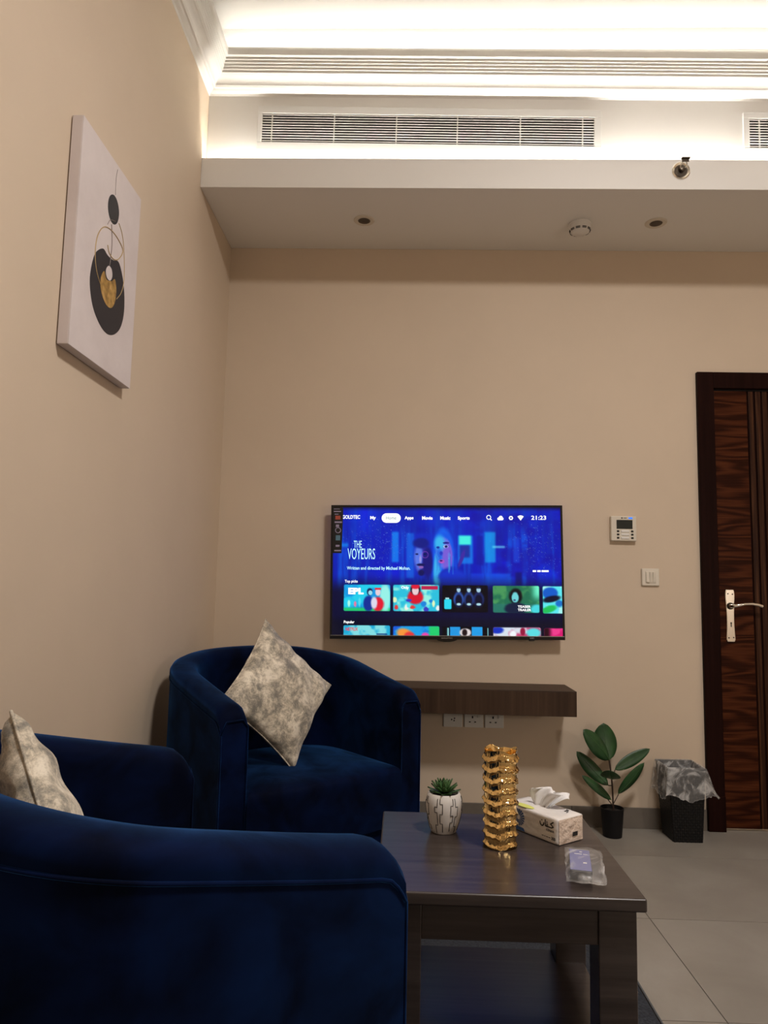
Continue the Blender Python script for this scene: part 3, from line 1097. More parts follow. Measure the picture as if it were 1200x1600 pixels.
# blue burst near the far end of the long side
bf = MB()
for k in range(18):
    a = 2 * math.pi * k / 18
    c_, s_ = math.cos(a), math.sin(a)
    u0, z0 = TL - 0.052, 0.036
    r0, r1, wv = 0.006, 0.021, 0.0022
    q = [(u0 + r0 * c_ - wv * 0.3 * s_, z0 + r0 * s_ + wv * 0.3 * c_), (u0 + r1 * c_ - wv * s_, z0 + r1 * s_ + wv * c_), (u0 + r1 * c_ + wv * s_, z0 + r1 * s_ - wv * c_), (u0 + r0 * c_ + wv * 0.3 * s_, z0 + r0 * s_ - wv * 0.3 * c_)]
    bf.poly([side(-TL / 2 + a_, b_) for a_, b_ in q])
bf.poly([side(-TL / 2 + a_, b_) for a_, b_ in ((TL - 0.075, 0.004), (TL - 0.030, 0.004), (TL - 0.036, 0.014), (TL - 0.07, 0.012))])
bf.build('printed_flower', M['blue_print'], ts)
MB().slab([(-0.036 + 0.012 * math.cos(a), 0.032 + 0.034 * math.sin(a), THh + 0.0010) for a in [k * math.pi / 10 for k in range(20)]], (0, 0, 0.0004)).build('printed_patch', M['yellow'], ts)
tk = MB()
for q in ((0.020, -0.066), (0.014, -0.069), (0.027, -0.060), (0.032, -0.053)):
    tk.box(q[0], q[0] + 0.004, q[1], q[1] + 0.0025, THh + 0.0008, THh + 0.0013)
tk.box(0.018, 0.034, -0.060, -0.056, THh + 0.0008, THh + 0.0013)
tk.build('printed_word', M['black_line'], ts)
# pulled tissue: two folded sheets leaning over
def tissue_sheet(off, lean, hgt, wid, seed):
    g = np.random.default_rng(seed)
    v, f = [], []
    n1, n2 = 16, 12
    for i in range(n1 + 1):
        for j in range(n2 + 1):
            s_ = i / n1 - 0.5
            t_ = j / n2
            ww = wid * (0.55 + 0.5 * math.sin(t_ * 2.2))
            y = off[1] + s_ * ww + lean[1] * t_
            x = off[0] + 0.014 * math.sin(s_ * 9 + seed) * t_ + lean[0] * t_ ** 1.6 + 0.004 * math.sin(17 * s_ + 5 * t_)
            z = THh - 0.002 + hgt * math.sin(min(t_ * 1.75, 1.75)) - 0.010 * (2 * s_) ** 2 * t_
            v.append((x, y, z))
    for i in range(n1):
        for j in range(n2):
            f.append((i * (n2 + 1) + j, (i + 1) * (n2 + 1) + j, (i + 1) * (n2 + 1) + j + 1, i * (n2 + 1) + j + 1))
    return v, f


tsh = MB()
tsh.add(*tissue_sheet((0.002, 0.012), (0.018, -0.018), 0.048, 0.085, 1))
o = tsh.build('tissue_sheet', M['tissue'], ts, smooth='all', recalc=False)
so_ = o.modifiers.new('thick', 'SOLIDIFY')
so_.thickness = 0.0006
tsh = MB()
tsh.add(*tissue_sheet((0.008, 0.004), (0.034, -0.026), 0.040, 0.075, 4))
o = tsh.build('tissue_sheet', M['tissue'], ts, smooth='all', recalc=False)
so_ = o.modifiers.new('thick', 'SOLIDIFY')
so_.thickness = 0.0006

# ------------------------------------------------------------------ wrapped remote
ra = math.atan2(0.208, 0.043) - math.pi / 2
rm = thing('wrapped_remote', 'small remote control in a clear plastic sleeve on the low table', 'remote', (0.421, 1.722, HT), (0, 0, ra))
MB().box(-0.030, 0.018, -0.074, 0.058, 0.002, 0.0235).build('casing', M['remote_dark'], rm, bevel=0.004, seg=3)
MB().box(-0.0290, 0.0170, -0.0715, 0.056, 0.0230, 0.0242).build('face', M['remote'], rm, bevel=0.0008)
MB().box(-0.018, -0.001, 0.026, 0.029, 0.0240, 0.0246).build('button', M['white_plastic'], rm, bevel=0.0005)
MB().box(0.002, 0.012, 0.026, 0.028, 0.0240, 0.0246).build('button', M['white_plastic'], rm, bevel=0.0005)
MB().box(-0.006, 0.000, 0.040, 0.043, 0.0240, 0.0246).build('button', M['white_plastic'], rm, bevel=0.0005)
MB().box(0.000, 0.008, -0.030, -0.024, 0.0240, 0.0246).build('button', M['white_plastic'], rm, bevel=0.0005)
v, f = [], []
nu, nv = 30, 24
for s_ in (1, -1):
    for i in range(nu + 1):
        for j in range(nv + 1):
            a, b_ = -1 + 2 * i / nu, -1 + 2 * j / nv
            x = 0.042 * b_ + 0.004 + 0.0016 * math.sin(9 * a + 2)
            y = 0.098 * a + 0.0025 * math.sin(7 * b_) - 0.004
            bump_ = max(0, 1 - abs(a) ** 5) * max(0, 1 - abs(b_ + 0.1) ** 4)
            z = 0.0145 + s_ * 0.0138 * bump_ ** 0.35 + (0.0006 * math.sin(19 * a + 11 * b_) * math.sin(13 * b_ - 5 * a) if s_ > 0 else 0)
            v.append((x, y, max(z, 0.0006) if s_ < 0 else z - 0.006 * (1 - bump_)))
K = nv + 1
for s_ in range(2):
    for i in range(nu):
        for j in range(nv):
            q = (i * K + j, (i + 1) * K + j, (i + 1) * K + j + 1, i * K + j + 1)
            f.append(tuple(s_ * (nu + 1) * K + k for k in (q if s_ == 0 else reversed(q))))
MB().add(v, f).build('sleeve', M['wrap'], rm, smooth='all', recalc=False)

# ------------------------------------------------------------------ wall shelf
ws = thing('wall_shelf', 'walnut box shelf fixed below the television', 'shelf', (0.21, D, 0.555))
SX0, SX1, SY = -0.38, 0.801, D - 0.25
MB().box(SX0, SX1, SY, D - 0.001, 0.555, 0.664).build('box', M['shelf'], ws, bevel=0.001, world=True)
MB().box(SX0 - 0.0005, SX1 + 0.0005, SY - 0.0005, D - 0.001, 0.664, 0.668).build('top_board', M['shelf_top'], ws, bevel=0.001, world=True)


# ------------------------------------------------------------------ wall outlets
def plate_thing(name, label, cat, x0, x1, z0, z1, mat, dep=0.009, group=None, bev=0.003):
    t = thing(name, label, cat, ((x0 + x1) / 2, D, z0), (0, 0, 0), group)
    p_ = MB().box(x0, x1, D - dep, D - 0.0002, z0, z1).build('plate', mat, t, bevel=bev, seg=3, world=True)
    return t, p_


zs0, zs1 = 0.452, 0.540
t, p_ = plate_thing('wall_outlet', 'white aerial outlet plate under the shelf', 'outlet', 0.209, 0.301, zs0, zs1, M['white_plastic'])
for q in ((-0.006, 0.008), (0.006, 0.003), (0.008, 0.014)):
    MB().lathe([(0.0035, 0), (0.0035, -0.002)], 12, (0.255 + q[0], D - 0.0085, zs0 + 0.028 + q[1]), 'y').build('jack', M['hole'], t, world=True)
for q, nm in ((0.311, 'white three-pin socket between two plates under the shelf'), (0.411, 'white three-pin socket nearest the plant under the shelf')):
    t, p_ = plate_thing('power_socket', nm, 'socket', q, q + 0.092, zs0, zs1, M['white_plastic'], group='sockets under the shelf')
    cx = q + 0.040
    MB().box(cx - 0.0035, cx + 0.0035, D - 0.0105, D - 0.0085, zs0 + 0.044, zs0 + 0.055).build('earth_hole', M['hole'], t, world=True)
    for s in (-1, 1):
        MB().box(cx + s * 0.013 - 0.004, cx + s * 0.013 + 0.004, D - 0.0105, D - 0.0085, zs0 + 0.024, zs0 + 0.029).build('pin_hole', M['hole'], t, world=True)
    MB().box(q + 0.064, q + 0.078, D - 0.013, D - 0.0085, zs0 + 0.046, zs0 + 0.066).build('rocker', M['white_plastic'], t, bevel=0.0015, world=True)

# light switch
t, p_ = plate_thing('light_switch', 'cream light switch beside the door', 'switch', 1.182, 1.270, 1.158, 1.245, M['cream_plastic'], 0.012, bev=0.006)
MB().box(1.200, 1.252, D - 0.0145, D - 0.011, 1.172, 1.230).build('bezel', M['cream_plastic'], t, bevel=0.002, world=True)
for k, tilt in enumerate((1, 0, 0)):
    x0 = 1.2025 + k * 0.0163
    mb = MB()
    if tilt:
        mb.extrude_x([(D - 0.0135, 1.227), (D - 0.0165, 1.227), (D - 0.0205, 1.176), (D - 0.0135, 1.176)], x0, x0 + 0.0152)
    else:
        mb.extrude_x([(D - 0.0135, 1.227), (D - 0.0205, 1.227), (D - 0.0160, 1.176), (D - 0.0135, 1.176)], x0, x0 + 0.0152)
    mb.build('rocker', M['cream_plastic'], t, bevel=0.0012, world=True)

# thermostat
t, p_ = plate_thing('thermostat', 'cream thermostat with a grey display and blue light', 'thermostat', 1.030, 1.156, 1.378, 1.502, M['cream_plastic'], 0.026, bev=0.004)
yb = D - 0.026
MB().box(1.057, 1.136, yb - 0.0012, yb + 0.001, 1.438, 1.483).build('display', M['lcd'], t, bevel=0.0006, world=True)
for r_ in range(3):
    z0 = 1.388 + r_ * 0.0165
    for cx in (1.064, 1.134):
        MB().box(cx - 0.006, cx + 0.006, yb - 0.003, yb + 0.001, z0 + 0.001, z0 + 0.010).build('button', M['hole'] if cx < 1.1 else M['lcd'], t, bevel=0.002, world=True)
    MB().box(1.079, 1.119, yb - 0.0035, yb + 0.001, z0, z0 + 0.0115).build('button', M['white_plastic'], t, bevel=0.002, world=True)
MB().lathe([(0.0036, 0), (0.0036, -0.001)], 14, (1.084, yb + 0.0003, 1.4925), 'y').box(1.092, 1.107, yb - 0.0008, yb + 0.001, 1.4912, 1.4940).build('maker_mark', M['hole'], t, world=True)
MB().box(1.117, 1.136, yb - 0.0010, yb + 0.001, 1.4885, 1.4965).build('indicator', M['blue_led'], t, world=True)

# ------------------------------------------------------------------ television
TVW, TVH = 1.143, 0.657
tvc = (0.212, 1.207)
tv = thing('television', 'flat television on the beige wall showing a blue streaming menu', 'television', (tvc[0], D, tvc[1]), (0, -0.0165, 0))
yf = -0.075                     # front plane, local (wall at 0)
MB().box(-TVW / 2 + 0.03, TVW / 2 - 0.03, yf + 0.012, -0.022, -TVH / 2 + 0.02, TVH / 2 - 0.06).build('back_cover', M['black_plastic'], tv, bevel=0.01)
MB().box(-0.2, 0.2, -0.024, -0.001, -0.15, 0.15).build('wall_bracket', M['dark_metal'], tv)
bz = MB()
bw = 0.0105
bz.box(-TVW / 2, TVW / 2, yf, yf + 0.02, TVH / 2 - bw, TVH / 2).box(-TVW / 2, TVW / 2, yf, yf + 0.02, -TVH / 2, -TVH / 2 + 0.017)
bz.box(-TVW / 2, -TVW / 2 + bw, yf, yf + 0.02, -TVH / 2 + 0.017, TVH / 2 - bw).box(TVW / 2 - bw, TVW / 2, yf, yf + 0.02, -TVH / 2 + 0.017, TVH / 2 - bw)
fr = bz.build('bezel', M['tv_black'], tv)
MB().box(-TVW / 2 + 0.004, TVW / 2 - 0.004, yf - 0.0012, yf + 0.0005, -TVH / 2 + 0.0155, -TVH / 2 + 0.0185).build('trim_strip', M['silver'], fr)
MB().slab([(-0.0 + 0.052 * math.cos(a), yf + 0.004, -TVH / 2 + 0.004 - 0.017 * max(0, math.sin(a))) for a in [math.pi * k / 16 for k in range(17)]], (0, 0.012, 0)).build('logo_tab', M['tv_black'], fr)
MB().box(TVW * 0.36 - 0.014, TVW * 0.36 + 0.014, yf - 0.003, yf + 0.012, -TVH / 2 - 0.006, -TVH / 2 + 0.012).build('receiver', M['black_plastic'], fr, bevel=0.004)
lg = MB()
vv, ff = text_mesh('GOLDTEC', 0.055, 0.006, 0.02)
lg.add([(-0.0275 + a, yf - 0.0004, -TVH / 2 + 0.0035 + b_) for a, b_ in vv], ff)
lg.build('brand_text', M['silver'], fr)

# what the screen shows, painted on a grid in photo pixels
PX0, PX1, PY0, PY1 = 517.4, 879.6, 790.2, 998.6
GW, GH = 440, 252
gx = PX0 + (PX1 - PX0) * (np.arange(GW) + 0.5) / GW
gy = PY0 + (PY1 - PY0) * (np.arange(GH) + 0.5) / GH
X, Y = np.meshgrid(gx, gy)


def fbm(sx_, sy_, seed, oct_=4):
    g = np.random.default_rng(seed)
    out_ = np.zeros((GH, GW))
    amp = 1.0
    for k in range(oct_):
        nx, ny = max(2, int(GW / sx_ * 2 ** k)), max(2, int(GH / sy_ * 2 ** k))
        a = g.random((ny + 2, nx + 2))
        u_ = np.linspace(0, nx, GW)
        v_ = np.linspace(0, ny, GH)
        i, j = u_.astype(int), v_.astype(int)
        fu, fv = (u_ - i)[None, :], (v_ - j)[:, None]
        q = a[np.ix_(j, i)] * (1 - fu) * (1 - fv) + a[np.ix_(j, i + 1)] * fu * (1 - fv) + a[np.ix_(j + 1, i)] * (1 - fu) * fv + a[np.ix_(j + 1, i + 1)] * fu * fv
        out_ += amp * q
        amp *= 0.5
    return out_ / (2 - 0.5 ** (oct_ - 1))


img = np.zeros((GH, GW, 3))


def paint(mask, col):
    m_ = np.clip(mask, 0, 1)[..., None]
    c_ = np.array(col, float)
    img[:] = img * (1 - m_) + c_ * m_


def sm(a, b_, x):
    t_ = np.clip((x - a) / (b_ - a), 0, 1)
    return t_ * t_ * (3 - 2 * t_)


def rect(x0, y0, x1, y1, soft=0.8, rad=0.0):
    if rad:
        qx = np.abs(X - (x0 + x1) / 2) - (x1 - x0) / 2 + rad
        qy = np.abs(Y - (y0 + y1) / 2) - (y1 - y0) / 2 + rad
        d_ = np.hypot(np.maximum(qx, 0), np.maximum(qy, 0)) - rad
        return 1 - sm(-soft, soft, d_)
    return sm(x0 - soft, x0 + soft, X) * (1 - sm(x1 - soft, x1 + soft, X)) * sm(y0 - soft, y0 + soft, Y) * (1 - sm(y1 - soft, y1 + soft, Y))


def ell(cx, cy, rx, ry, soft=0.15, rot_=0.0):
    c_, s_ = math.cos(rot_), math.sin(rot_)
    u_ = ((X - cx) * c_ + (Y - cy) * s_) / rx
    v_ = (-(X - cx) * s_ + (Y - cy) * c_) / ry
    return 1 - sm(1 - soft, 1 + soft, np.hypot(u_, v_))


n1, n2, n3 = fbm(60, 60, 1), fbm(9, 90, 2), fbm(14, 14, 3)
img[:] = np.stack([2 + 6 * n1, 10 + 60 * n1 * n2 * 1.6, 130 + 105 * n1], -1)
paint(0.55 * sm(0.45, 0.75, n2) * sm(812, 850, Y), (4, 95, 235))
paint(0.6 * sm(0.5, 0.72, fbm(30, 24, 5)) * sm(680, 760, X), (16, 6, 150))
for (x0, y0, x1, y1, c_, a_) in ((613, 832, 624, 880, (10, 150, 250), .7), (636, 834, 648, 905, (10, 130, 245), .55), (716, 838, 740, 882, (8, 140, 240), .7), (718, 838, 737, 852, (70, 245, 225), .95), (719, 853, 735, 872, (30, 20, 130), .7), (758, 832, 775, 880, (10, 170, 240), .7), (746, 838, 755, 884, (6, 20, 160), .8), (770, 854, 790, 857, (120, 230, 250), .8), (802, 840, 812, 880, (20, 90, 230), .5), (760, 897, 797, 915, (10, 90, 235), .7), (736, 897, 756, 915, (8, 70, 225), .6), (805, 895, 815, 915, (4, 8, 110), .8), (520, 850, 545, 856, (8, 150, 245), .6)):
    paint(rect(x0, y0, x1, y1, 2.5) * a_, c_)
g = np.random.default_rng(11)
for k in range(520):            # drizzle of light specks
    if k % 2:
        cx, cy = g.normal(835, 22), g.normal(852, 22)
    else:
        cx, cy = g.normal(592, 26), g.normal(850, 22)
    i, j = int((cx - PX0) / (PX1 - PX0) * GW), int((cy - PY0) / (PY1 - PY0) * GH)
    if 4 < i < GW - 4 and 20 < j < GH - 100:
        img[j, i] = img[j, i] * 0.4 + np.array((150, 190, 255)) * 0.6 * g.uniform(0.4, 1)
# two plain faces looking out (a generic pair)
paint(rect(650, 835, 676, 868, 3) * 0.6, (10, 40, 190))
paint(ell(661, 876, 12.5, 25, .12), (52, 44, 150))
paint(ell(655, 872, 6.5, 20, .35), (110, 140, 235))
paint(ell(669, 880, 8, 24, .3), (22, 12, 95))
paint(ell(659, 850, 12, 8, .3), (14, 22, 110))
paint(ell(652, 867.5, 2.4, 1.5), (8, 8, 50)); paint(ell(664.5, 867.5, 2.4, 1.5), (8, 8, 50))
paint((ell(665, 868, 5.2, 5.2, .1) - ell(665, 868, 4.4, 4.4, .1)) * .8, (200, 90, 200))
paint(ell(657.5, 875, 1.8, 6, .5), (190, 180, 235))
paint(ell(658, 884, 6.5, 2.2, .3), (12, 10, 52)); paint(ell(658.5, 887.5, 4, 1.6, .3), (175, 110, 175)); paint(ell(659, 896, 5, 5, .4), (12, 8, 55))
paint(ell(694, 866, 16, 40, .15), (10, 100, 235) )
paint(ell(684, 895, 6, 26, .4), (60, 200, 240))
paint(ell(694, 865, 12, 24, .12), (120, 130, 240))
paint(ell(700, 872, 8, 22, .3), (150, 105, 215))
paint(ell(688, 850, 8, 12, .5), (70, 220, 245))
paint(ell(687, 872, 5, 14, .5), (40, 120, 230))
paint(ell(685.5, 856.5, 2.6, 2.0), (10, 50, 150)); paint(ell(697.5, 855, 3.6, 2.6), (215, 225, 250)); paint(ell(698, 855, 1.9, 2.0), (10, 20, 70))
paint(ell(698, 849.5, 4.6, 1.1), (40, 30, 120)); paint(ell(690.5, 866, 2.6, 3.2, .4), (40, 60, 190))
paint(ell(691, 878.5, 4.8, 3.2, .2), (225, 90, 190)); paint(ell(690.5, 877.4, 2.6, 1.0), (40, 10, 70))
paint(ell(700, 897, 14, 8, .3, -0.5), (20, 40, 170)); paint(ell(709, 905, 22, 14, .3), (10, 50, 200))
paint(ell(722, 874, 3, 15, .3, 0.35), (60, 40, 160))
# the drizzle and the blue light lie over the pair
paint(rect(646, 832, 716, 905, 5) * 0.22, (8, 40, 205))
for k in range(26):
    cx = g.uniform(680, 688) if k % 2 else g.uniform(700, 708)
    paint(rect(cx, g.uniform(860, 875), cx + 0.9, g.uniform(890, 904), .5) * 0.45, (70, 190, 245) if k % 3 else (20, 60, 190))
# lower part fades to navy
paint(sm(896, 930, Y) * 0.9, (3, 3, 36))
paint(sm(960, 975, Y) * 0.55, (8, 8, 20))
paint((1 - sm(790, 801, Y)) * 0.85, (2, 3, 24))
paint((1 - sm(517, 524, X)) * 0.6, (3, 5, 60))


def thumb(x0, y0, x1, y1, c1, c2, seed, rad=2.2):
    m_ = rect(x0, y0, x1, y1, 0.6, rad)
    q = fbm(16, 14, seed, 3)
    paint(m_, c1)
    paint(m_ * sm(0.42, 0.62, q), c2)
    return m_


a_ = thumb(539, 915, 610.5, 955.5, (10, 150, 225), (30, 205, 235), 21)
paint(a_ * sm(948, 953, Y), (30, 200, 110))
paint(a_ * ell(603, 935, 8, 22, .3), (150, 240, 230))
paint(a_ * ell(577, 944, 8, 12, .2), (10, 45, 150)); paint(a_ * ell(579, 926, 4.5, 5.5, .2), (14, 24, 80)); paint(a_ * ell(580, 927.5, 3.2, 3.4), (150, 220, 235))
paint(a_ * ell(592, 945, 9, 11, .2), (225, 25, 50)); paint(a_ * ell(586, 943, 5, 9, .3), (220, 215, 235)); paint(a_ * ell(592, 926.5, 4, 5.5, .2), (230, 205, 215)); paint(a_ * rect(587, 920, 597, 923, .6), (225, 30, 50))
paint(a_ * ell(547, 944, 2.2, 5, .3), (170, 250, 235)); paint(a_ * ell(556, 945, 2, 4, .3), (230, 120, 160)); paint(a_ * ell(563, 942, 2, 7, .3), (80, 220, 240))
a_ = thumb(615.5, 915, 687, 955.5, (40, 190, 220), (150, 240, 225), 22)
paint(a_ * ell(650, 934, 12, 11, .2), (215, 20, 45)); paint(a_ * ell(650, 922, 7.5, 8, .2), (16, 12, 28)); paint(a_ * ell(650, 924, 5, 6.5, .2), (235, 205, 210)); paint(a_ * ell(650, 917.5, 6.5, 4, .3), (220, 25, 55))
paint(a_ * rect(659, 916.5, 685, 922.5, .5), (190, 30, 75))
for k in range(14):
    paint(a_ * ell(g.uniform(617, 686), g.uniform(938, 954), g.uniform(2, 5), g.uniform(2, 5), .3), [(90, 225, 235), (225, 245, 190), (20, 130, 220), (225, 60, 60), (60, 60, 190), (240, 240, 240)][k % 6])
a_ = thumb(692, 915.5, 762, 957, (1, 1, 10), (3, 3, 18), 23)
for k, cx in enumerate((717, 733, 748)):
    paint(a_ * ell(cx, 937, 8, 11, .25), (50 - 12 * k, 95 - 25 * k, 190 - 40 * k)); paint(a_ * ell(cx, 939, 5.5, 10, .3), (6, 8, 40)); paint(a_ * ell(cx, 922.5, 3, 4.2, .25), (165, 205, 225)); paint(a_ * rect(cx - 4, 918.5, cx + 4, 920.5, .5), (15, 20, 60)); paint(a_ * ell(cx, 945, 3.4, 2, .3), (170, 215, 230))
paint(a_ * rect(695, 937, 705.5, 952, .7, 2), (40, 215, 240)); paint(a_ * rect(697, 934.5, 702, 937, .5), (180, 240, 245))
a_ = thumb(770, 916, 841.5, 957, (30, 110, 80), (70, 150, 90), 24)
paint(a_ * sm(825, 840, X) * (1 - sm(925, 945, Y)), (110, 240, 200)); paint(a_ * rect(770, 944, 842, 957, 1) * .7, (40, 120, 110))
paint(a_ * ell(805, 932, 10, 12, .2), (10, 12, 20)); paint(a_ * ell(804, 934, 5.5, 8, .2), (110, 210, 215)); paint(a_ * ell(803, 938, 2, 1.4, .3), (60, 60, 120)); paint(a_ * ell(805, 951, 17, 9, .2), (14, 28, 60)); paint(a_ * ell(838, 952, 10, 7, .3), (70, 215, 225))
a_ = thumb(846.5, 916.5, 879.6, 958, (90, 230, 240), (170, 245, 240), 25)
paint(a_ * ell(858, 927, 12, 9, .2), (10, 90, 200)); paint(a_ * ell(860, 936, 14, 5, .3, -.2), (6, 12, 40)); paint(a_ * ell(855, 952, 13, 5, .3, -.3), (30, 190, 90)); paint(a_ * ell(872, 943, 6, 5, .3), (20, 110, 200))
a_ = thumb(539, 978, 610.5, 1010, (30, 170, 215), (130, 220, 225), 31)
paint(a_ * rect(590, 990, 606, 992, .6), (10, 40, 120))
a_ = thumb(615.5, 979, 687, 1010, (20, 90, 220), (20, 160, 230), 32)
paint(a_ * sm(668, 674, X), (30, 205, 110)); paint(a_ * ell(634, 991, 13, 8, .3, .3), (245, 150, 60)); paint(a_ * ell(641, 993, 8, 6, .3), (225, 55, 60)); paint(a_ * ell(665, 993, 6, 5, .3), (230, 70, 170))
a_ = rect(692, 979, 762, 1010, .6)
paint(a_, (2, 2, 12)); paint(a_ * rect(703, 979.5, 719, 1010, .6), (30, 150, 225)); paint(a_ * rect(737, 979.5, 753, 1010, .6), (30, 155, 230)); paint(a_ * ell(727, 988, 9, 6, .2), (225, 215, 215)); paint(a_ * ell(726, 988, 4, 5, .3), (30, 15, 20)); paint(a_ * rect(699, 981, 701, 1000, .4), (150, 230, 235)); paint(a_ * rect(761, 981, 763, 1000, .4), (150, 230, 235))
a_ = thumb(770, 980, 843, 1010, (215, 225, 235), (200, 60, 110), 34)
paint(a_ * ell(776, 984, 10, 5, .3), (20, 50, 190)); paint(a_ * ell(832, 988, 11, 7, .3), (90, 220, 225)); paint(a_ * ell(800, 990, 5, 5, .3), (240, 245, 250)); paint(a_ * ell(815, 986, 4, 6, .3), (150, 20, 60))
a_ = thumb(848, 981, 879.6, 1010, (215, 20, 110), (235, 60, 140), 35)
paint(a_ * (1 - sm(852, 862, X)), (40, 5, 20))
# highlights of the title row
lin_img = np.where(img / 255 <= 0.04045, img / 255 / 12.92, ((img / 255 + 0.055) / 1.055) ** 2.4)

sw, sh = TVW - 2 * bw + 0.002, TVH - bw - 0.017 + 0.001
sx0, sz1 = -TVW / 2 + bw - 0.001, TVH / 2 - bw + 0.0005


def scr(px, py, lift=0.0):
    """photo pixel on the television -> local point on its glass"""
    return (-TVW / 2 + (px - PX0) / (PX1 - PX0) * TVW, yf + 0.0025 - lift, TVH / 2 - (py - PY0) / (PY1 - PY0) * TVH)


gxs = np.linspace(sx0, sx0 + sw, GW + 1)
gzs = np.linspace(sz1, sz1 - sh, GH + 1)
vx_, vz_ = np.meshgrid(gxs, gzs)
verts = np.stack([vx_.ravel(), np.full(vx_.size, yf + 0.0025), vz_.ravel()], 1)
ii, jj = np.meshgrid(np.arange(GW), np.arange(GH))
b0 = (jj * (GW + 1) + ii).ravel()
faces = np.stack([b0, b0 + GW + 1, b0 + GW + 2, b0 + 1], 1)
me = bpy.data.meshes.new('screen')
me.from_pydata(verts.tolist(), [], faces.tolist())
at = me.color_attributes.new('picture', 'FLOAT_COLOR', 'POINT')
# sample the painted picture at the vertices
ui = np.clip((((-TVW / 2 + 0) * 0 + (vx_ + TVW / 2) / TVW) * GW - 0.5).round().astype(int), 0, GW - 1)
vi = np.clip(((TVH / 2 - vz_) / TVH * GH - 0.5).round().astype(int), 0, GH - 1)
cv = lin_img[vi, ui].reshape(-1, 3)
at.data.foreach_set('color', np.concatenate([cv, np.ones((len(cv), 1))], 1).ravel())
m, t_, b_ = nt('television_picture')
ca = t_.nodes.new('ShaderNodeVertexColor')
ca.layer_name = 'picture'
t_.links.new(ca.outputs['Color'], b_.inputs['Emission Color'])
b_.inputs['Emission Strength'].default_value = 0.95
b_.inputs['Base Color'].default_value = (0.004, 0.004, 0.005, 1)
b_.inputs['Roughness'].default_value = 0.12
b_.inputs['Specular IOR Level'].default_value = 0.3
screen = link_mesh('screen', me, m, tv)

W1, W2, W3, W4 = ('menu_text', 'txt_white'), ('title_text', 'txt_cyan'), ('menu_text', 'txt_grey'), ('logo_text', 'txt_red')


def stext(mb, s_, x0, y0, x1, y1, bold=0.0, lift=0.0006):
    a = scr(x0, y1, lift)
    b1 = scr(x1, y0, lift)
    vv, ff = text_mesh(s_, b1[0] - a[0], b1[2] - a[2], bold)
    MB().add([(a[0] + q[0], a[1], a[2] + q[1]) for q in vv], ff).build(mb[0], M[mb[1]], screen)


def spoly(mb, pts, lift=0.0006):
    mb.poly([scr(a, b1, lift) for a, b1 in pts])


stext(W1, 'GOLDTEC', 535, 806, 563, 812, 0.03)
stext(W1, 'My', 579, 807.5, 588, 814, 0.04)
stext(W1, 'Apps', 633, 807.6, 647, 814, 0.04)
stext(W1, 'Movie', 660.5, 807.6, 677, 813.2, 0.04)
stext(W1, 'Music', 689, 807.6, 705, 813.2, 0.04)
stext(W1, 'Sports', 716.5, 807.6, 735, 814.4, 0.04)
stext(W1, '21:23', 831, 806.4, 854.3, 813, 0.02)
stext(W2, 'Written and directed by Michael Mohan.', 543, 886.6, 642, 893.4, 0.012)
stext(W1, 'Top picks', 540, 907.6, 560, 913.2, 0.02)
stext(W1, 'Popular', 539, 970.6, 555.5, 976, 0.03)
stext(W2, 'THE', 553.5, 846.5, 566, 857.5, 0.0)
stext(W2, 'VOYEURS', 544, 858.5, 587, 875.5, 0.0)
stext(W1, 'EPL', 545.5, 920, 569.5, 930, 0.06)
stext(W1, 'Only', 628, 917, 640, 922.6, 0.03)
stext(W1, 'TEASER', 808, 946, 828, 949.8, 0.03)
stext(W1, 'TRAILER', 808, 951, 828.5, 954.8, 0.03)
stext(W4, 'NETFLIX', 542, 981.2, 561, 986.2, 0.03)
pill = [(604.5 + 7.5 * math.cos(a), 810.6 - 7.5 * math.sin(a)) for a in [math.pi / 2 + math.pi * k / 10 for k in range(11)]] + [(619.5 + 7.5 * math.cos(a), 810.6 - 7.5 * math.sin(a)) for a in [-math.pi / 2 + math.pi * k / 10 for k in range(11)]]
t1 = MB()
spoly(t1, pill, 0.0004)
t1.build('menu_highlight', M['txt_white'], screen)
stext(W3, 'Home', 604, 807.6, 620, 813, 0.01, 0.0016)
for (x0, x1) in ((832, 837.2), (839, 844.2), (845.6, 856.5)):
    t1 = MB()
    spoly(t1, [(x0, 891.6), (x1, 891.6), (x1, 894.4), (x0, 894.4)])
    t1.build('page_mark', M['txt_white'], screen)


def sring(mb, cx, cy, r0, r1, n=20):
    for k in range(n):
        a, b1 = 2 * math.pi * k / n, 2 * math.pi * (k + 1) / n
        spoly(mb, [(cx + r0 * math.cos(a), cy + r0 * math.sin(a)), (cx + r1 * math.cos(a), cy + r1 * math.sin(a)), (cx + r1 * math.cos(b1), cy + r1 * math.sin(b1)), (cx + r0 * math.cos(b1), cy + r0 * math.sin(b1))])


t1 = MB()
sring(t1, 764.8, 809.2, 2.6, 3.7)
spoly(t1, [(766.6, 812.2), (767.6, 811.2), (770, 813.4), (769, 814.4)])
t1.build('search_icon', M['txt_white'], screen)
t1 = MB()
for (cx, cy, r_) in ((780.6, 811.6, 2.4), (783.6, 809.6, 3.0), (785.6, 811.4, 2.3)):
    spoly(t1, [(cx + r_ * math.cos(a), cy + r_ * math.sin(a)) for a in [2 * math.pi * k / 14 for k in range(14)]], 0.0006 + cx * 1e-7)
spoly(t1, [(780.6, 811), (785.6, 811), (785.6, 813.8), (780.6, 813.8)], 0.0009)
t1.build('cloud_icon', M['txt_white'], screen)
t1 = MB()
sring(t1, 799.5, 810.2, 1.5, 3.6, 6)
t1.build('settings_icon', M['txt_white'], screen)
t1 = MB()
spoly(t1, [(814.5, 814.2), (809.6, 807.8), (812, 806.4), (814.5, 805.9), (817, 806.4), (819.4, 807.8)])
t1.build('network_icon', M['txt_white'], screen)
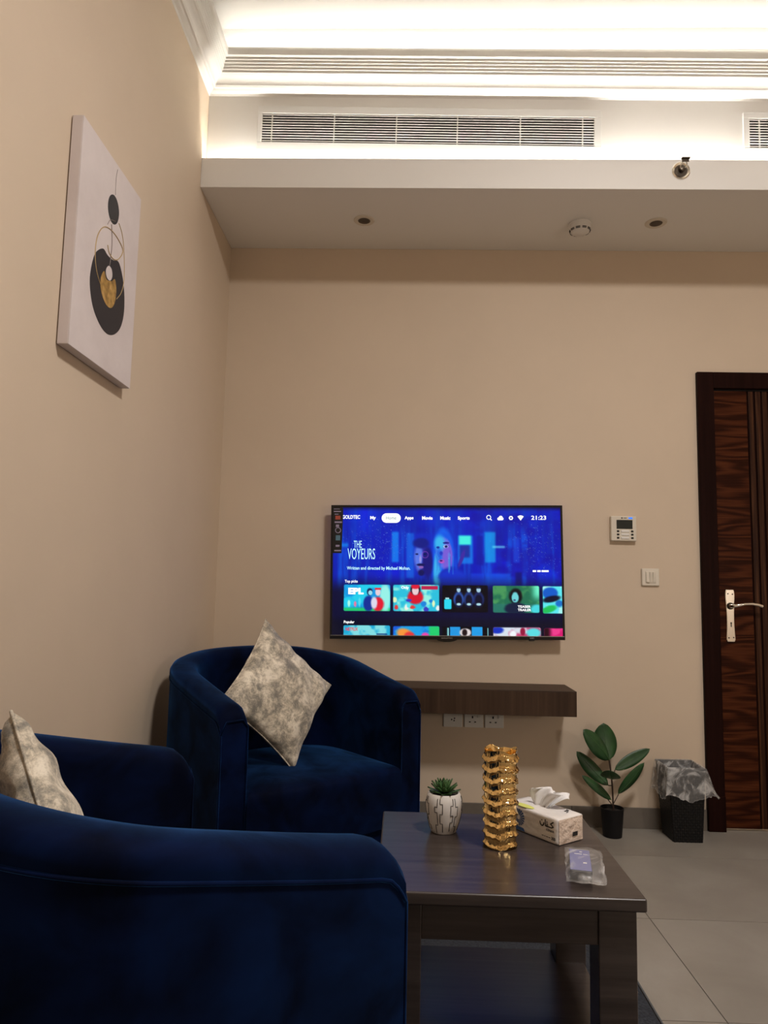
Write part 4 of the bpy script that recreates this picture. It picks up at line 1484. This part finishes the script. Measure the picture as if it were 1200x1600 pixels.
# energy and feature sticker at the glass corner
st = MB()
st.slab([scr(520.3, 793.5, 0.0006), scr(534.5, 793.5, 0.0006), scr(536.5, 796, 0.0006), scr(534.4, 866, 0.0006), scr(520.3, 866, 0.0006)], (0, -0.0003, 0))
stk = st.build('sticker', M['black_plastic'], tv)
M['stk_l'] = plain('sticker_lilac', (0.35, 0.30, 0.45), 0.5)
M['stk_r'] = plain('sticker_red', (0.45, 0.08, 0.05), 0.5)
M['stk_t'] = plain('sticker_teal', (0.10, 0.22, 0.30), 0.5)
k1, k2, k3 = 'stk_l', 'stk_r', 'stk_t'
L_ = 0.0012
for (a, b1, c_, d_, q) in ((521.5, 796, 531, 796.8, k1), (521.5, 799.5, 533, 801, k1), (523, 804, 529, 805.2, k1), (524, 807, 532, 813, k2), (523, 816, 534.5, 818.5, k1), (525, 821, 530, 825, k1), (525, 838, 532, 846, k3), (523, 861, 533.5, 863, k1), (525, 853, 531, 856, k1)):
    kk = MB()
    spoly(kk, [(a, b1), (c_, b1), (c_, d_), (a, d_)], L_)
    kk.build('sticker_print', M[q], stk)
kk = MB()
for k in range(18):
    a, b1 = 2 * math.pi * k / 18, 2 * math.pi * (k + 1) / 18
    spoly(kk, [(528.5 + 3.6 * math.cos(a), 830 + 3.6 * math.sin(a)), (528.5 + 4.6 * math.cos(a), 830 + 4.6 * math.sin(a)), (528.5 + 4.6 * math.cos(b1), 830 + 4.6 * math.sin(b1)), (528.5 + 3.6 * math.cos(b1), 830 + 3.6 * math.sin(b1))], L_)
kk.build('sticker_print', M['stk_l'], stk)

# ------------------------------------------------------------------ framed canvas on the cream wall
PYa, PYb, PZa, PZb = 1.8402, 2.2776, 1.7558, 2.4117
xf = XL + 0.035
pc = thing('canvas_picture', 'tall pale canvas of dark ovals and gold rings on the cream wall', 'picture', (XL, (PYa + PYb) / 2, PZa))
MB().box(XL + 0.003, xf - 0.001, PYa, PYb, PZa, PZb).build('stretcher', M['canvas'], pc, bevel=0.002, world=True)
MB().box(xf - 0.001, xf, PYa + 0.0005, PYb - 0.0005, PZa + 0.0005, PZb - 0.0005).build('canvas', M['canvas'], pc, world=True)


def cp(x, y, lift=0.0006):
    p_ = on(60 + x / 3.265, 150 + y / 3.265, 0, xf)
    return (xf + lift, p_[1], p_[2])


def smooth_loop(pts, n=6):
    out_ = []
    m_ = len(pts)
    for i in range(m_):
        p0, p1, p2, p3 = (np.array(pts[(i + k) % m_], float) for k in (-1, 0, 1, 2))
        for k in range(n):
            t_ = k / n
            out_.append(tuple(0.5 * (2 * p1 + (p2 - p0) * t_ + (2 * p0 - 5 * p1 + 4 * p2 - p3) * t_ ** 2 + (3 * p1 - p0 - 3 * p2 + p3) * t_ ** 3)))
    return out_


def smooth_line(pts, n=6):
    out_ = []
    for i in range(len(pts) - 1):
        p0, p1, p2, p3 = (np.array(pts[min(max(i + k, 0), len(pts) - 1)], float) for k in (-1, 0, 1, 2))
        for k in range(n):
            t_ = k / n
            out_.append(tuple(0.5 * (2 * p1 + (p2 - p0) * t_ + (2 * p0 - 5 * p1 + 4 * p2 - p3) * t_ ** 2 + (3 * p1 - p0 - 3 * p2 + p3) * t_ ** 3)))
    return out_ + [tuple(pts[-1])]


big = smooth_loop([(328, 778), (290, 802), (268, 880), (262, 960), (274, 1060), (300, 1140), (335, 1200), (372, 1220), (410, 1195), (432, 1130), (438, 1040), (432, 950), (418, 875), (404, 842), (380, 838), (352, 812)])
MB().slab([cp(*q, 0.0) for q in big], (0.0008, 0, 0)).build('dark_oval', M['ink'], pc, world=True)
sml = [(382.5 + 27 * math.cos(a) - 7 * math.sin(a) * -1 * 0.9, 579 + 77 * math.sin(a)) for a in [2 * math.pi * k / 40 for k in range(40)]]
MB().slab([cp(*q, 0.0) for q in sml], (0.0008, 0, 0)).build('dark_oval', M['ink'], pc, world=True)
gd = smooth_loop([(318, 922), (334, 893), (345, 935), (372, 945), (388, 935), (395, 985), (390, 1045), (372, 1080), (348, 1070), (326, 1025), (315, 970)])
MB().slab([cp(*q, 0.0) for q in gd], (0.0014, 0, 0)).build('gold_disc', M['gold_disc'], pc, world=True)
st_ = smooth_loop([(345, 880), (358, 866), (372, 885), (375, 920), (365, 942), (350, 930), (343, 905)])
MB().slab([cp(*q, 0.0) for q in st_], (0.0012, 0, 0)).build('pale_oval', M['canvas'], pc, world=True)
for pts_, mt, rr in (([(316, 965), (296, 895), (288, 815), (296, 730), (318, 680), (345, 668), (378, 692), (408, 735), (428, 780), (424, 810), (404, 834), (382, 832), (360, 800), (352, 760)], 'gold_line', 0.0016), ([(397, 1036), (420, 1005), (434, 950), (437, 870), (434, 770), (425, 700), (410, 650)], 'gold_line', 0.0013), ([(404, 375), (396, 420), (392, 505)], 'ink_line', 0.0007), ([(372, 655), (374, 760), (362, 865)], 'ink_line', 0.0014), ([(352, 655), (366, 632), (392, 640)], 'ink_line', 0.0009)):
    MB().tube([cp(*q, 0.0007) for q in smooth_line(pts_)], rr, 6).build('ring_line', M[mt], pc, world=True)


# ------------------------------------------------------------------ air grilles
def grille(label, x0, x1, z0, z1, ox0, ox1, oz0, oz1, divs):
    t = thing('air_grille', label, 'air vent', (x0, YF, z0), (0, 0.012, 0), 'air grilles in the bulkhead')
    yf_ = YF - 0.014
    fr_ = MB()
    fr_.box(x0, x1, yf_, YF - 0.0005, z0, oz0).box(x0, x1, yf_, YF - 0.0005, oz1, z1).box(x0, ox0, yf_, YF - 0.0005, oz0, oz1).box(ox1, x1, yf_, YF - 0.0005, oz0, oz1)
    loc = Vector((x0, YF, z0))
    sh_ = lambda mb: mb.v.__setitem__(slice(None), [(a - loc.x, b1 - loc.y, c_ - loc.z) for a, b1, c_ in mb.v]) or mb
    sh_(fr_).build('frame', M['grille'], t, bevel=0.002)
    sh_(MB().box(ox0 - 0.002, ox1 + 0.002, YF - 0.0035, YF - 0.0008, oz0 - 0.002, oz1 + 0.002)).build('opening', M['void'], t)
    n = 11
    pitch = (oz1 - oz0) / n
    sl = None
    for k in range(n):
        zc = (oz0 + pitch * (k + 0.5) if k else oz0 + pitch * 0.5)
        if sl is None:
            h_ = pitch * 0.16
            sl = MB().extrude_x([(-0.0050, -h_), (-0.0050, h_), (-0.0010, h_ + 0.0005), (-0.0010, -h_ + 0.0005)], 0, ox1 - ox0).build('slat', M['grille'], t)
            s_ = sl
        else:
            s_ = copy_part(sl, t)
        s_.location = (ox0 - loc.x, yf_ + 0.006 - loc.y, zc - loc.z)
    for d_ in divs:
        sh_(MB().box(d_ - 0.0025, d_ + 0.0025, yf_ + 0.0015, yf_ + 0.0085, oz0, oz1)).build('divider', M['grille'], t)
    return t


dv_ = [on(x, 200, 1, YF)[0] for x in (425, 522, 619, 714, 812, 909)]
grille('long white slatted air vent nearest the cream wall', -0.711, 0.863, 3.112, 3.328, -0.690, 0.831, 3.152, 3.291, dv_)
g2o = on(1168, 188, 1, YF)[0]
grille('white slatted air vent above the door end of the bulkhead', 1.501, 3.05, 3.098, 3.302, 1.528, 3.02, 3.131, 3.270, [on(1184, 200, 1, YF)[0], 1.87, 2.16, 2.45, 2.74])


# ------------------------------------------------------------------ soffit fittings
def downlight(label, x, y):
    t = thing('downlight', label, 'ceiling light', (x, y, ZS), (0, 0, 0), 'downlights in the soffit')
    MB().lathe([(0.030, 0.001), (0.030, -0.004), (0.047, -0.005), (0.051, -0.002), (0.051, -0.0002), (0.032, -0.0002)], 40, capb=False, capt=False).build('trim_ring', M['cream_plastic'], t, smooth=True)
    MB().lathe([(0.0305, -0.0038), (0.026, -0.0022), (0.0235, -0.0012)], 40, capb=False, capt=False).build('reflector', M['dark_metal'], t, smooth=True)
    MB().lathe([(0.0240, -0.0005), (0.0240, -0.0014), (0.015, -0.0022)], 32).build('lens', M['lens'], t, smooth=True)
    return t


downlight('unlit round downlight in the soffit above the television', -0.221, 3.312)
downlight('unlit round downlight in the soffit beside the smoke detector', 1.186, 3.319)
sd = thing('smoke_detector', 'white round smoke detector under the soffit', 'smoke detector', (0.826, 3.335, ZS))
MB().lathe([(0.054, -0.0005), (0.054, -0.010), (0.050, -0.014)], 40).build('base', M['white_plastic'], sd, smooth=True)
MB().lathe([(0.049, -0.012), (0.050, -0.030), (0.046, -0.040), (0.036, -0.047), (0.001, -0.048)], 40).build('cover', M['white_plastic'], sd, smooth=True)
for k in range(10):
    a0 = 2 * math.pi * k / 10 + 0.06 + 0.25
    for (zz, rr) in ((-0.0345, 0.0492), (-0.0395, 0.0472)):
        pts_ = [(rr * math.cos(a0 + q * 0.085), rr * math.sin(a0 + q * 0.085), zz) for q in range(6)]
        MB().tube(pts_, 0.0019, 6).build('smoke_slot', M['hole'], sd)
MB().lathe([(0.0025, 0), (0.0025, -0.002)], 10, (0.012, -0.0495, -0.022), 'y').build('indicator', M['white_plastic'], sd)

# sprinkler head in the fascia
px_, pz_ = 1.196, 2.984
sp = thing('fire_sprinkler', 'chrome side-wall sprinkler head on the white fascia', 'sprinkler', (px_, YB, pz_))
MB().lathe([(0.040, -0.0003), (0.040, -0.004), (0.036, -0.007), (0.031, -0.004), (0.028, -0.0015)], 36, (0, 0, 0), 'y').build('escutcheon', M['chrome'], sp, smooth=True)
MB().lathe([(0.029, -0.0008), (0.027, -0.003), (0.012, -0.003)], 30, (0, 0, 0), 'y').build('cup', M['dark_metal'], sp, smooth=True)
MB().lathe([(0.011, -0.002), (0.011, -0.018), (0.0085, -0.02)], 20, (0, 0, 0.002), 'y').build('body', M['dark_metal'], sp, smooth=True)
MB().tube([(-0.009, -0.018, 0.004), (-0.013, -0.032, 0.012), (-0.004, -0.046, 0.019)], 0.0028, 8).build('frame_arm', M['chrome'], sp, smooth=True)
MB().tube([(0.011, -0.018, 0.004), (0.015, -0.032, 0.012), (0.006, -0.046, 0.019)], 0.0028, 8).build('frame_arm', M['chrome'], sp, smooth=True)
MB().box(-0.016, 0.020, -0.058, -0.044, 0.026, 0.030).box(-0.014, 0.018, -0.048, -0.045, 0.014, 0.029).build('deflector', M['dark_metal'], sp, bevel=0.001)

# ------------------------------------------------------------------ rubber plant
PX, PY = 0.990, 3.487
pl = thing('rubber_plant', 'young rubber plant with broad glossy leaves in a black pot', 'plant', (PX, PY, 0))
pt = MB().lathe([(0.040, 0), (0.043, 0.002), (0.052, 0.122), (0.0535, 0.128), (0.050, 0.129), (0.048, 0.118), (0.047, 0.112)], 40).build('pot', M['pot'], pl, smooth=True)
MB().lathe([(0.0475, 0.105), (0.0475, 0.112), (0.03, 0.116), (0.001, 0.117)], 24).build('soil', M['soil'], pl)


def pw(x, y, dy=0.0):
    """crop pixel of the plant -> local point on the plane of the stem (dy towards the wall)"""
    q = on(880 + x / 3.75, 1110 + y / 3.75, 1, PY + dy)
    return Vector((q[0] - PX, q[1] - PY, q[2]))


stem = [(0, 0, 0.11), tuple(pw(296, 605)), tuple(pw(292, 545)), tuple(pw(288, 450)), tuple(pw(280, 370)), tuple(pw(270, 290))]
stem_o = MB().tube(smooth_line(stem), 0.0040, 8).build('stem', M['stem'], pl, smooth='all')
MB().tube([pw(292, 560), pw(262, 522, -0.01)], 0.0022, 6).build('petiole', M['stem'], stem_o)
MB().tube([pw(294, 548), pw(324, 492, 0.01)], 0.0022, 6).build('petiole', M['stem'], stem_o)
MB().tube([pw(288, 440), pw(264, 440, 0.005)], 0.0022, 6).build('petiole', M['stem'], stem_o)
MB().tube([pw(286, 400), pw(304, 348, 0.01)], 0.0022, 6).build('petiole', M['stem'], stem_o)


def plant_leaf(b0, t0, wid, side_dir, fold, bend, mat):
    b0, t0 = Vector(b0), Vector(t0)
    ax = t0 - b0
    L_ = ax.length
    ax.normalize()
    sd_ = Vector(side_dir)
    sd_ = (sd_ - ax * sd_.dot(ax)).normalized()
    nm = ax.cross(sd_)
    v, f = [], []
    n = 14
    for i in range(n + 1):
        s = i / n
        ww = wid * (math.sin(math.pi * min(1, s) ** 0.95) ** 0.62) if 0 < i < n else 0.0006
        c_ = b0 + ax * (s * L_) + nm * (bend * math.sin(math.pi * s))
        for q in (-1, -0.5, 0, 0.5, 1):
            v.append(c_ + sd_ * (ww * q * math.cos(fold)) + nm * (ww * abs(q) * math.sin(fold)))
    for i in range(n):
        for q in range(4):
            f.append((i * 5 + q, i * 5 + q + 1, (i + 1) * 5 + q + 1, (i + 1) * 5 + q))
    o = MB().add(v, f).build('leaf', M[mat], pl, smooth='all', recalc=False)
    m_ = o.modifiers.new('thick', 'SOLIDIFY')
    m_.thickness = 0.0009
    mid = [b0 + ax * (s * L_) + nm * (bend * math.sin(math.pi * s)) - nm * 0.0003 for s in (0, .2, .4, .6, .8, .97)]
    MB().tube(mid, [0.0017, 0.0016, 0.0014, 0.0011, 0.0008, 0.0004], 6).build('midrib', M['midrib'], o)
    return o


plant_leaf(pw(270, 290, 0.0), pw(236, 74, 0.03), 0.060, (1, 0.10, 0), 0.2, 0.010, 'leaf')
plant_leaf(pw(270, 290, -0.006), pw(118, 112, -0.05), 0.046, (0.7, 0.5, 0.55), 0.30, -0.012, 'leaf')
plant_leaf(pw(265, 440, 0.005), pw(78, 240, 0.03), 0.034, (0.73, 0.25, 0.68), 0.20, 0.010, 'leaf')
plant_leaf(pw(302, 348, 0.01), pw(508, 225, 0.03), 0.029, (-0.5, 0.2, 0.9), 0.20, -0.008, 'leaf')
plant_leaf(pw(322, 490, 0.01), pw(475, 306, -0.02), 0.028, (0.77, 0.25, -0.64), 0.3, -0.010, 'leaf')
plant_leaf(pw(282, 524, -0.01), pw(110, 381, -0.03), 0.022, (0.64, 0.4, 0.77), 0.30, -0.008, 'leaf')
plant_leaf(pw(286, 405, -0.005), pw(268, 352, -0.13), 0.044, (1, 0, -0.18), 0.12, -0.010, 'leaf')

# ------------------------------------------------------------------ waste bin with liner
bn = thing('waste_bin', 'black woven waste bin with a clear plastic liner beside the door frame', 'bin', (1.313, 3.497, 0))
B0 = [(1.2500, 3.428), (1.381, 3.430), (1.381, 3.563), (1.246, 3.563)]
B1 = [(1.222, 3.400), (1.390, 3.402), (1.392, 3.572), (1.224, 3.572)]
BH = 0.329


def bilerp(A_, B_, t_):
    return [(a[0] + (b1[0] - a[0]) * t_, a[1] + (b1[1] - a[1]) * t_) for a, b1 in zip(A_, B_)]


# woven walls: grid of bulging cells, one wall per side
for sd_ in range(4):
    v, f = [], []
    NU, NV = 84, 108
    a0, a1 = B0[sd_], B0[(sd_ + 1) % 4]
    c0, c1 = B1[sd_], B1[(sd_ + 1) % 4]
    nx, ny = a1[1] - a0[1], -(a1[0] - a0[0])
    ln_ = math.hypot(nx, ny)
    nx, ny = nx / ln_, ny / ln_
    for j in range(NV + 1):
        t_ = j / NV
        p0 = (a0[0] + (c0[0] - a0[0]) * t_, a0[1] + (c0[1] - a0[1]) * t_)
        p1 = (a1[0] + (c1[0] - a1[0]) * t_, a1[1] + (c1[1] - a1[1]) * t_)
        for i in range(NU + 1):
            s = i / NU
            cu, cv_ = s * 14, t_ * 27
            par = (int(cu) + int(cv_)) % 2
            bul = abs(math.sin(math.pi * cu)) if par == 0 else abs(math.sin(math.pi * cv_)) * 0.8
            bul *= 0.0022 if 0 < i < NU else 0
            x, y = p0[0] + (p1[0] - p0[0]) * s, p0[1] + (p1[1] - p0[1]) * s
            v.append((x + nx * bul, y + ny * bul, BH * t_))
    for j in range(NV):
        for i in range(NU):
            f.append((j * (NU + 1) + i, j * (NU + 1) + i + 1, (j + 1) * (NU + 1) + i + 1, (j + 1) * (NU + 1) + i))
    MB().add(v, f).build('woven_side', M['weave'], bn, smooth='all', world=True, recalc=False)
MB().slab([(x, y, 0.001) for x, y in B0], (0, 0, 0.004)).build('base', M['black_plastic'], bn, world=True)
inn = MB()
ib0, ib1 = [(1.318 + (x - 1.318) * 0.94, 3.497 + (y - 3.497) * 0.94) for x, y in B0], [(1.307 + (x - 1.307) * 0.95, 3.487 + (y - 3.487) * 0.95) for x, y in B1]
for k in range(4):
    k2 = (k + 1) % 4
    inn.poly([(*ib0[k], 0.006), (*ib0[k2], 0.006), (*ib1[k2], BH), (*ib1[k], BH)])
inn.build('inner_lining', M['black_plastic'], bn, world=True)
MB().tube([(x, y, BH) for x, y in B1], 0.004, 8, closed=True).build('rim', M['black_plastic'], bn, world=True)
# liner: from inside, over the rim and hanging outside as a loose skirt
v, f = [], []
per = []
for sd_ in range(4):
    for i in range(22):
        s = i / 22
        a0, a1 = B1[sd_], B1[(sd_ + 1) % 4]
        per.append((a0[0] + (a1[0] - a0[0]) * s, a0[1] + (a1[1] - a0[1]) * s, sd_, s))
cxm, cym = 1.307, 3.487
g = np.random.default_rng(5)
hem = [g.uniform(-1, 1) for _ in per]
rows = [(-0.018, -0.11), (-0.012, -0.05), (-0.006, 0.002), (0.0, 0.0075), (0.007, 0.002), (0.011, -0.03), (0.014, -0.06), (0.017, -0.09), (0.019, -0.110), (0.020, -0.122)]
for r_, (off, dz) in enumerate(rows):
    for k, (x, y, sd_, s) in enumerate(per):
        dx, dy = x - cxm, y - cym
        ln_ = math.hypot(dx, dy)
        dx, dy = dx / ln_, dy / ln_
        hang = max(0, r_ - 4) / 5
        fold = 0.0035 * math.sin(k * 1.15) + 0.0025 * math.sin(k * 2.7 + 1)
        ofx = off + hang * (0.008 + fold)
        # the liner flares out towards the door
        flare = hang * 0.052 * max(0, dx) ** 2 * (1 if dx > 0 else 0)
        yy = y + dy * ofx
        yy = min(yy, D - 0.014)
        zz = BH + dz + hang * (0.014 * math.sin(k * 0.35 + 0.6) + 0.004 * hem[k])
        v.append((x + dx * ofx + flare, yy, zz))
n = len(per)
for r_ in range(len(rows) - 1):
    for k in range(n):
        k2 = (k + 1) % n
        f.append((r_ * n + k, r_ * n + k2, (r_ + 1) * n + k2, (r_ + 1) * n + k))
lnr = MB().add(v, f).build('liner', M['liner'], bn, smooth='all', world=True, recalc=False)
MB().tube([v[(len(rows) - 1) * n + k] for k in range(n)], 0.0016, 5, closed=True).build('liner_hem', M['wrap'], bn, world=True)
